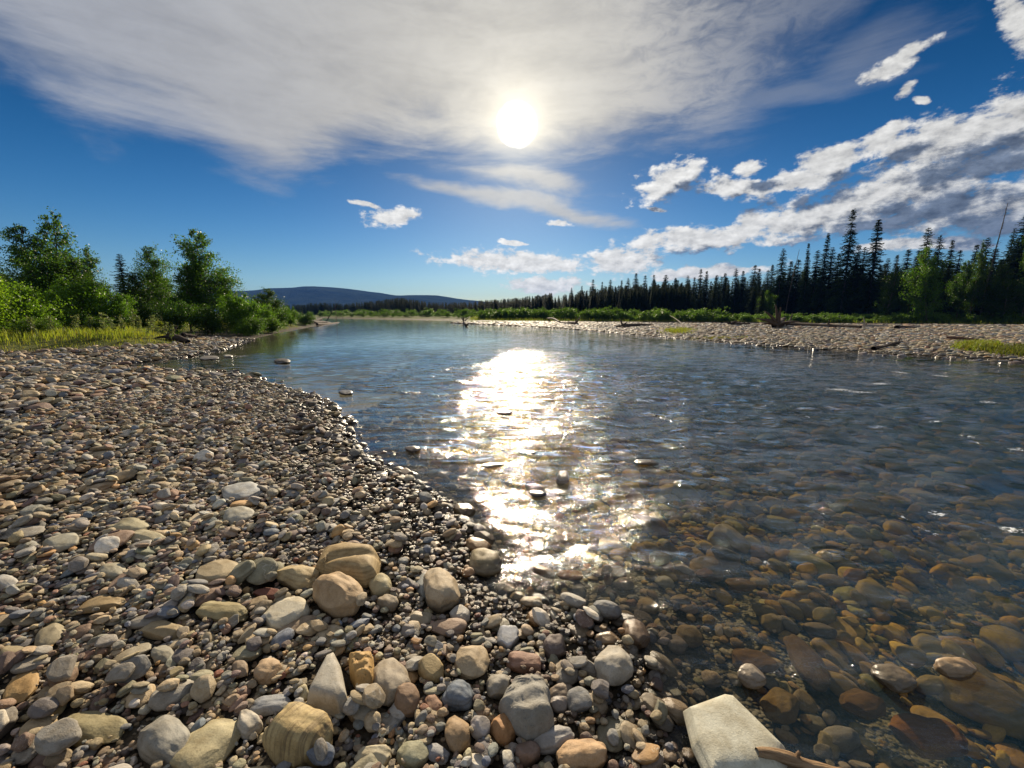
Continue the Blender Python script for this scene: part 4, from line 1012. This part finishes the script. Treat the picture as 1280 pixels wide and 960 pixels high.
# --- left bank
GL = 'trees and bushes on the left bank'
T = lambda *a, **k: tree(*a, group=GL, **k)
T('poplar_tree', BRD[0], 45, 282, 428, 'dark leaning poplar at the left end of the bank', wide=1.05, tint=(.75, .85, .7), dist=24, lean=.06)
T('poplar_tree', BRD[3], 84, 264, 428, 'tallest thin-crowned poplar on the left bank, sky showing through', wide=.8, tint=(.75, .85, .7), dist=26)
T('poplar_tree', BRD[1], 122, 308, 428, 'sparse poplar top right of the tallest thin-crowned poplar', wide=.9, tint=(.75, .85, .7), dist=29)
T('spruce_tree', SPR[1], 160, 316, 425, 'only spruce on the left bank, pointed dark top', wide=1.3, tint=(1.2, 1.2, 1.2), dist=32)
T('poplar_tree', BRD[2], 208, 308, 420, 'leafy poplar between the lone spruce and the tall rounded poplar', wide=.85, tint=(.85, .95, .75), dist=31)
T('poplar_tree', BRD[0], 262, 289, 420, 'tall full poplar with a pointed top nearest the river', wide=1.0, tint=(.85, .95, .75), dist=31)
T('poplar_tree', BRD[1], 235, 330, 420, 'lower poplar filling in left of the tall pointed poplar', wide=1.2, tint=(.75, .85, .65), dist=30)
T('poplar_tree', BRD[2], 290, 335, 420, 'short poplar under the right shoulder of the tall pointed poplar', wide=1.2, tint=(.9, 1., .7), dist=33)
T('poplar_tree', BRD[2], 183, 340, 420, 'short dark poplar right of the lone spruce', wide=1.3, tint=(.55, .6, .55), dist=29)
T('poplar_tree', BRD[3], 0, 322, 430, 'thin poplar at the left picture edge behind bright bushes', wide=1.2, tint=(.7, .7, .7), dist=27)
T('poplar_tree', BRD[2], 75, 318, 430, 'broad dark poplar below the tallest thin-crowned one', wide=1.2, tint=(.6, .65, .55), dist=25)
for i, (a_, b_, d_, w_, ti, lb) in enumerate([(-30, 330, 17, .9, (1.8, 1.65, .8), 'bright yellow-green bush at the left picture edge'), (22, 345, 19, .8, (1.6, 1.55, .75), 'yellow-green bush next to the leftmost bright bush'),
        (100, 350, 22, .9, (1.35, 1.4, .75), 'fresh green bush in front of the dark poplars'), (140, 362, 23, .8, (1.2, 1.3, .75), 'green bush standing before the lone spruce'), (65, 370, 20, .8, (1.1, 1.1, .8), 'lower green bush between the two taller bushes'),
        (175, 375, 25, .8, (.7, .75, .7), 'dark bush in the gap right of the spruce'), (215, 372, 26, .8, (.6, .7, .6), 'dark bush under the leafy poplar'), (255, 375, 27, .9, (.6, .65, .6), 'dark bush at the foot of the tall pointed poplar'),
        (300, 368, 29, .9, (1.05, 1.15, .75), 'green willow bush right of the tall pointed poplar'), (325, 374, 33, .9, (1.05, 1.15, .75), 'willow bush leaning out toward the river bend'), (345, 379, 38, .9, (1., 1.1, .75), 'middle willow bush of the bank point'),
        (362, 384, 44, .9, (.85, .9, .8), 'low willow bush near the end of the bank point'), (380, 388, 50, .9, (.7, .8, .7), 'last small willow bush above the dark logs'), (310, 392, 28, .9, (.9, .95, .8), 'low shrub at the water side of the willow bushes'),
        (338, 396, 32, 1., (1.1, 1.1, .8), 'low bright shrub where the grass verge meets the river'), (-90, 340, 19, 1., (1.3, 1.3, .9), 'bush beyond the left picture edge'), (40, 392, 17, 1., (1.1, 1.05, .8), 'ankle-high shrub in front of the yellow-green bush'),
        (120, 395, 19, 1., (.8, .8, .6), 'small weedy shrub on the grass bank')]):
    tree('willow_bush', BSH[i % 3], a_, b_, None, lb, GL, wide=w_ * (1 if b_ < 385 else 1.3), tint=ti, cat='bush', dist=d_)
for i in range(26):
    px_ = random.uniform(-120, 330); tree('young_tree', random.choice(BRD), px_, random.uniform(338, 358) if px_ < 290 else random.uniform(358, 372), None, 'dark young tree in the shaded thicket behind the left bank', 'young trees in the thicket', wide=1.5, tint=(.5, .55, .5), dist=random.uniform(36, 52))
# --- right bank spruces (top px, top py)
GR = 'spruces along the right bank'
tops = [(714, 359, 105), (726, 357, 104), (740, 349, 100), (752, 352, 99), (763, 349, 97), (775, 350, 96), (784, 347, 95), (793, 341, 94), (804, 344, 92), (815, 343, 91), (829, 343, 90), (842, 347, 89), (856, 344, 86), (866, 346, 86), (873, 336, 84), (881, 338, 83), (893, 343, 83),
        (903, 341, 81), (917, 335, 80), (925, 338, 79), (936, 331, 77), (945, 335, 77), (955, 337, 76), (963, 330, 74), (970, 310, 70), (980, 326, 71), (990, 324, 70), (1004, 303, 66), (1014, 312, 66), (1022, 291, 64), (1030, 308, 64), (1040, 316, 64), (1051, 261, 60), (1061, 306, 60),
        (1072, 308, 60), (1085, 273, 57), (1101, 322, 58), (1112, 318, 57), (1124, 311, 56), (1136, 312, 56), (1148, 283, 54), (1158, 314, 54), (1167, 292, 53), (1178, 299, 53), (1188, 312, 54), (1205, 305, 52), (1218, 296, 51), (1228, 310, 51), (1247, 284, 50), (1258, 300, 50), (1262, 268, 48), (1273, 250, 47), (1292, 256, 47), (1308, 262, 47), (1330, 250, 46), (1370, 262, 46)]
special = {1051: 'tallest and darkest spruce on the right bank, spire clear of the rest', 1085: 'second tall spire spruce just right of the tallest one', 970: 'first tall spruce where the far treeline steps up', 1022: 'tall narrow spruce left of the tallest one', 1004: 'narrow spruce between the step in the treeline and tallest spruce',
           1148: 'tall dark spruce left of the bright green poplar', 1247: 'slender spruce right of the bare dead snag', 1273: 'heavy spruce filling the right picture edge', 1218: 'narrow spruce just left of the bare dead snag', 1167: 'dark twin-topped spruce behind the bright green poplar, left top', 1178: 'spruce behind the bright green poplar, right top'}
for i, (px_, py_, d_) in enumerate(tops):
    slim = (.8 if px_ in (1004, 1022, 1218, 1247) else (1. if py_ < 300 else 1.2)) * random.uniform(.85, 1.2)
    lb = special.get(px_)
    if lb is None:
        prev = max([k for k in special if k < px_], default=None); nxt = min([k for k in special if k > px_], default=None)
        zone = ('in the dense low row of the far treeline' if px_ < 960 else 'in the stand around the tallest spire' if px_ < 1110 else 'in the shaded stand near the green poplars')
        lb = f"dark spruce {zone}"
    tree('spruce_tree', SPR[(i * 5 + 1) % 6], px_, py_, None, lb, GR, wide=slim, tint=(1., 1., 1.), dist=d_)
for i in range(160):
    px_ = random.uniform(720, 1350); base = np.interp(px_, [t_[0] for t_ in tops], [t_[2] for t_ in tops]); top_ = np.interp(px_, [700, 960, 990, 1100, 1280, 1350], [360, 344, 332, 332, 322, 315]) + random.uniform(-3, 16)
    tree('spruce_tree', SPR[i % 6], px_, top_, None, 'dark spruce in the crowded back rows of the right bank forest', GR, wide=random.uniform(1.2, 1.8), tint=random.choice([(.8, .8, .8), (1.1, 1.2, .9), (1.3, 1.5, .9)]), dist=base + random.uniform(2, 16))
G2 = 'leafy trees among the spruces on the right bank'
for a_, b_, d_, w_, ti, lb, k in [(1160, 309, 47, .7, (.9, 1., .55), 'bright green poplar, broadest of the leafy trees on the right bank', 2), (1196, 326, 48, .6, (.6, .7, .4), 'green poplar right of the broadest bright one', 0), (1213, 303, 46, .4, (.5, .55, .4), 'slim green poplar left of the bare snag', 1),
        (1106, 334, 52, .7, (.5, .55, .4), 'dull green poplar right of the second tall spire', 2), (1279, 285, 44, .4, (.45, .5, .4), 'green leafy tree at the right picture edge', 0), (962, 363, 66, 1.0, (1., 1.1, .6), 'bright green sapling in front of the spruces at the step', 2), (1240, 332, 46, .8, (.45, .5, .4), 'dark green leafy tree under the slender spruce', 2),
        (1135, 340, 50, .7, (.5, .55, .4), 'leafy tree left of the bright green poplar', 1), (805, 380, 86, 1.3, (1., 1.1, .8), 'leafy bush-like tree before the far treeline', 2), (1258, 350, 44, .9, (.4, .45, .35), 'low dark leafy tree near the right picture edge', 0)]:
    tree('poplar_tree', BRD[k], a_, b_, None, lb, G2, wide=w_, tint=ti, dist=d_)
# dead snags
def snag(px_, pyt, d_, lab, lean=0., nb=26):
    d_ *= 1.3; d = ray(px_, 392); x, y = d[0] * d_, d[1] * d_; z = float(height(np.array([x]), np.array([y]))[0]); rt = ray(px_, pyt); hh_ = H + rt[2] * y / rt[1] - z
    e = bpy.data.objects.new("dead_tree", None); COL.objects.link(e); e.location = (x, y, z); e['label'] = lab; e['category'] = 'dead tree'; e['group'] = 'bare dead trees in the forest'
    r = np.random.default_rng(int(px_)); ptr = [np.array([lean * hh_ * s ** 1.3 - lean * hh_, .1 * math.sin(s * 5), hh_ * s]) for s in np.linspace(0, 1, 8)]
    add("trunk", mesh_np("trunk", *tube(ptr, [.12 * (1 - .85 * s) + .015 for s in np.linspace(0, 1, 8)], 7), [bk], link=False), parent=e)
    for k in range(nb):
        s = r.uniform(.35, .98); p = ptr[0] + (ptr[-1] - ptr[0]) * s; th = r.uniform(0, 6.28); l = r.uniform(.3, 1.1) * (1.2 - s)
        q = p + np.array([math.cos(th) * l, math.sin(th) * l, r.uniform(-.1, .6) * l])
        add("branch", mesh_np("branch", *tube([p, (p + q) / 2 + np.array([0, 0, .05]), q], [.025, .018, .008], 5), [bk], link=False), parent=e)
snag(1233, 254, 50, 'bare dead snag with twiggy top leaning right above the trees', .05, 60)
snag(990, 312, 69, 'thin leaning dead trunk at the step in the treeline', .10, 8)
snag(1112, 318, 56, 'thin dead spar right of the second tall spire', .03, 10)

# far wood (one mass) by instancing
def wood(name, pts_, sources, kind='stuff'):
    colx = bpy.data.collections.new(name + "_sources")
    for k, (mm, wd, tn) in enumerate(sources):
        o = bpy.data.objects.new(name + "_source_%02d" % k, mm); o.color = (*tn, 1); o.scale = (wd, wd, 1); colx.objects.link(o)
    n = len(pts_); me = bpy.data.meshes.new(name); me.vertices.add(n); A = np.array(pts_, np.float32)
    me.vertices.foreach_set('co', A[:, :3].ravel())
    rz = np.zeros((n, 3), np.float32); rz[:, 2] = rng.uniform(0, 6.28, n); sc = np.stack([A[:, 3] * A[:, 4], A[:, 3] * A[:, 4], A[:, 3]], 1)
    for nm, val in (('rot', rz), ('scl', sc)):
        at = me.attributes.new(nm, 'FLOAT_VECTOR', 'POINT'); at.data.foreach_set('vector', val.astype(np.float32).ravel())
    at = me.attributes.new('var', 'INT', 'POINT'); at.data.foreach_set('value', rng.integers(0, len(sources), n).astype(np.int32))
    o = add(name, me, kind=kind)
    ng = bpy.data.node_groups.new(name + "_nodes", 'GeometryNodeTree')
    ng.interface.new_socket('Geometry', in_out='INPUT', socket_type='NodeSocketGeometry'); ng.interface.new_socket('Geometry', in_out='OUTPUT', socket_type='NodeSocketGeometry')
    gi = ng.nodes.new('NodeGroupInput'); go = ng.nodes.new('NodeGroupOutput'); ip = ng.nodes.new('GeometryNodeInstanceOnPoints')
    ci_ = ng.nodes.new('GeometryNodeCollectionInfo'); ci_.inputs['Collection'].default_value = colx; ci_.inputs['Separate Children'].default_value = True; ci_.inputs['Reset Children'].default_value = True
    ip.inputs['Pick Instance'].default_value = True
    def na(nm, ty):
        q = ng.nodes.new('GeometryNodeInputNamedAttribute'); q.data_type = ty; q.inputs[0].default_value = nm; return [s for s in q.outputs if s.enabled and s.name == 'Attribute'][0]
    L = ng.links.new
    L(gi.outputs[0], ip.inputs['Points']); L(ci_.outputs[0], ip.inputs['Instance']); L(na('var', 'INT'), ip.inputs['Instance Index'])
    L(na('rot', 'FLOAT_VECTOR'), ip.inputs['Rotation']); L(na('scl', 'FLOAT_VECTOR'), ip.inputs['Scale']); L(ip.outputs[0], go.inputs[0])
    md = o.modifiers.new('scatter', 'NODES'); md.node_group = ng; return o
pts_ = []
skyl = ([-700, 340, 380, 400, 430, 470, 500, 540, 580, 600, 640, 680, 715, 760, 960, 1400], [382, 380, 378, 376, 378, 374, 370, 376, 376, 374, 371, 366, 358, 350, 340, 320])
for i in range(1900):
    px_ = random.uniform(-700, 1750) if i % 4 == 0 else random.uniform(330, 860)
    if -600 < px_ < 300 and i % 2: continue
    db_ = np.interp(px_, [340, 480, 560, 640, 720, 960, 1280], [270, 190, 150, 130, 108, 84, 62]); d_ = db_ + random.uniform(0, 1) ** 1.3 * 60
    d = ray(px_, 392); x, y = d[0] * d_, d[1] * d_
    top_ = np.interp(px_, *skyl) + abs(random.gauss(0, 3.)) + 1 + (random.uniform(4, 14) if px_ > 690 else 0); rt = ray(px_, top_)
    z = float(height(np.array([x]), np.array([y]))[0]); hh_ = H + rt[2] * y / rt[1] - z
    pts_.append((x, y, z - .1, max(hh_, 2.), random.uniform(.9, 1.5)))
wood("forest", pts_, [(SPR[k][0], 1., (.8, .85, .8)) for k in range(6)])
# willow scrub along the far bank
pts_ = []
for i in range(1300):
    px_ = random.uniform(400, 1330); fr_ = gp(px_, float(np.interp(px_, [380, 560, 800, 1280, 1700], [397.2, 400.2, 402.6, 406.6, 420])))
    k = 1 + random.uniform(.04, .13) if px_ > 600 else 1 + random.uniform(.1, .35); x, y = fr_ * k; z = float(height(np.array([x]), np.array([y]))[0])
    big = random.random() < .3
    pts_.append((x, y, z - .05, (random.uniform(1.2, 2.6) if big else random.uniform(.5, 1.1)) * (1. if px_ < 900 else .62), random.uniform(.8, 1.3)))
wood("willow_scrub", pts_, [(FARSH[k % 2][0], 1., tn) for k, tn in enumerate([(1.3, 1.35, .8), (1.1, 1.2, .8), (1.5, 1.5, .9), (.9, 1., .7)])])

# ------------------------------------------------------------------ grass
def grass(name, xs, ys, hmin, hmax, wd, tint, kind='stuff', lean=.35, **pr):
    n = len(xs); zs = height(xs, ys); h_ = rng.uniform(hmin, hmax, n) * rng.uniform(.6, 1, n); th = rng.uniform(0, 6.28, n)
    dx, dy = np.cos(th), np.sin(th); ln = rng.uniform(.1, lean, n) * h_; ph = rng.uniform(0, 6.28, n)
    b = np.stack([xs, ys, zs - .02], 1); sd = np.stack([-dy, dx, 0 * dx], 1) * (wd * rng.uniform(.6, 1.3, n))[:, None]
    md_ = b + np.stack([np.cos(ph) * ln * .35, np.sin(ph) * ln * .35, h_ * .6], 1); tp = b + np.stack([np.cos(ph) * ln, np.sin(ph) * ln, h_], 1)
    V = np.stack([b - sd, b + sd, md_ + sd * .7, md_ - sd * .7, tp], 1).reshape(-1, 3); i = np.arange(n)[:, None] * 5
    Fq = np.concatenate([i + np.array([[0, 1, 2, 3]]), i + np.array([[3, 2, 4, 4]])])
    me = bpy.data.meshes.new(name); me.from_pydata(V.tolist(), [], [tuple(f) if f[2] != f[3] else tuple(f[:3]) for f in Fq.tolist()]); me.materials.append(GRASSM)
    return add(name, me, kind=kind, color=tint, **pr)
N = 150000
gx_ = rng.uniform(-36, -4, N); gy_ = rng.uniform(9, 46, N); dg = sdist(gx_, gy_, GRASS)
ok = (dg > .4 * wob(gx_, gy_, 2.5, 9) - .1) & (dg < 7) & (rng.random(N) < np.clip(22 / np.hypot(gx_, gy_), 0, 1) * np.clip(.25 + .6 * dg, .15, 1)); gx_, gy_, dg = gx_[ok], gy_[ok], dg[ok]
e_ = dg < 1.5
grass("grass_verge", gx_[e_], gy_[e_], .06, .2, .012, (1.2, 1.2, .8)); grass("grass", gx_[~e_], gy_[~e_], .15, .45, .014, (1.2, 1.35, .8))
N = 60000
gx_ = rng.uniform(-10, 75, N); gy_ = rng.uniform(38, 120, N); df_ = sdist(gx_, gy_, FAR); ok = (df_ > 1.) & (df_ < 14); gx_, gy_ = gx_[ok], gy_[ok]
grass("far_grass", gx_, gy_, .25, .7, .045, (1., 1.15, .7))
# tufts on the bar
def tuft(px_, py_, rx, ry, n, hmax, lab, tint):
    pp = [gp(px_ + rx * random.gauss(0, .45), py_ + ry * random.gauss(0, .45), .15) for _ in range(n)]; pp = np.array(pp)
    grass("grass_tuft", pp[:, 0], pp[:, 1], hmax * .4, hmax, .02, tint, kind=None, label=lab, category='grass tuft', group='green tufts on the gravel bar', lean=.8)
tuft(848, 414, 20, 2.5, 1500, .42, 'bright green leafy tuft beside the slim pole on the gravel bar', (1.1, 1.2, .7))
tuft(1222, 434, 26, 3.5, 3500, .38, 'low green hummock at the water edge, nearest on the gravel bar', (.9, 1., .7))
tuft(1275, 438, 36, 3.5, 3500, .32, 'dark grassy hummock right of the brighter one at the water edge', (.5, .55, .45))
tuft(905, 421, 40, 1.2, 900, .15, 'thin line of grass on the bar beside the slim pole', (.8, .8, .6))
# seed-head weeds on the grass bank
def weed(px_, d_, hh_, lab):
    d = ray(px_, 392); x, y = d[0] * d_, d[1] * d_; z = float(height(np.array([x]), np.array([y]))[0]); e = bpy.data.objects.new("tall_weed", None); COL.objects.link(e); e.location = (x, y, z)
    e['label'] = lab; e['category'] = 'weed'; e['group'] = 'tall pale weeds on the grass bank'
    r = np.random.default_rng(int(px_ * 3)); ln = r.normal(0, .12, 2)
    pth = [np.array([ln[0] * s * s, ln[1] * s * s, hh_ * s]) for s in np.linspace(0, 1, 6)]
    add("stem", mesh_np("stem", *tube(pth, [.007] * 5 + [.004], 5), [GRASSM], link=False), parent=e, color=(.9, .8, .7))
    n = 150; s = r.uniform(.35, 1.03, n); P0 = np.stack([ln[0] * s * s, ln[1] * s * s, hh_ * s], 1) + r.normal(0, .05, (n, 3)) * np.array([1, 1, .6]); a = r.normal(0, .025, (n, 3)); b = r.normal(0, .016, (n, 3))
    add("leaves", mesh_np("leaves", np.stack([P0 - a, P0 + b, P0 + a, P0 - b], 1).reshape(-1, 3), np.arange(n * 4).reshape(-1, 4), [GRASSM], smooth=False, link=False), parent=e, color=(.75, .9, 1.7))
for px_, hh_ in [(38, .7), (62, .75), (90, .8), (108, .7), (126, .9), (140, .8), (152, .9), (163, 1.15), (171, .9), (179, .95), (187, 1.0), (196, .9), (203, .8), (210, .75)]:
    weed(px_, random.uniform(15.5, 17.5) + px_ * .012, hh_, 'tallest pale weed of the row on the grass bank' if px_ == 163 else 'pale knee-high weed in the row along the grass bank')
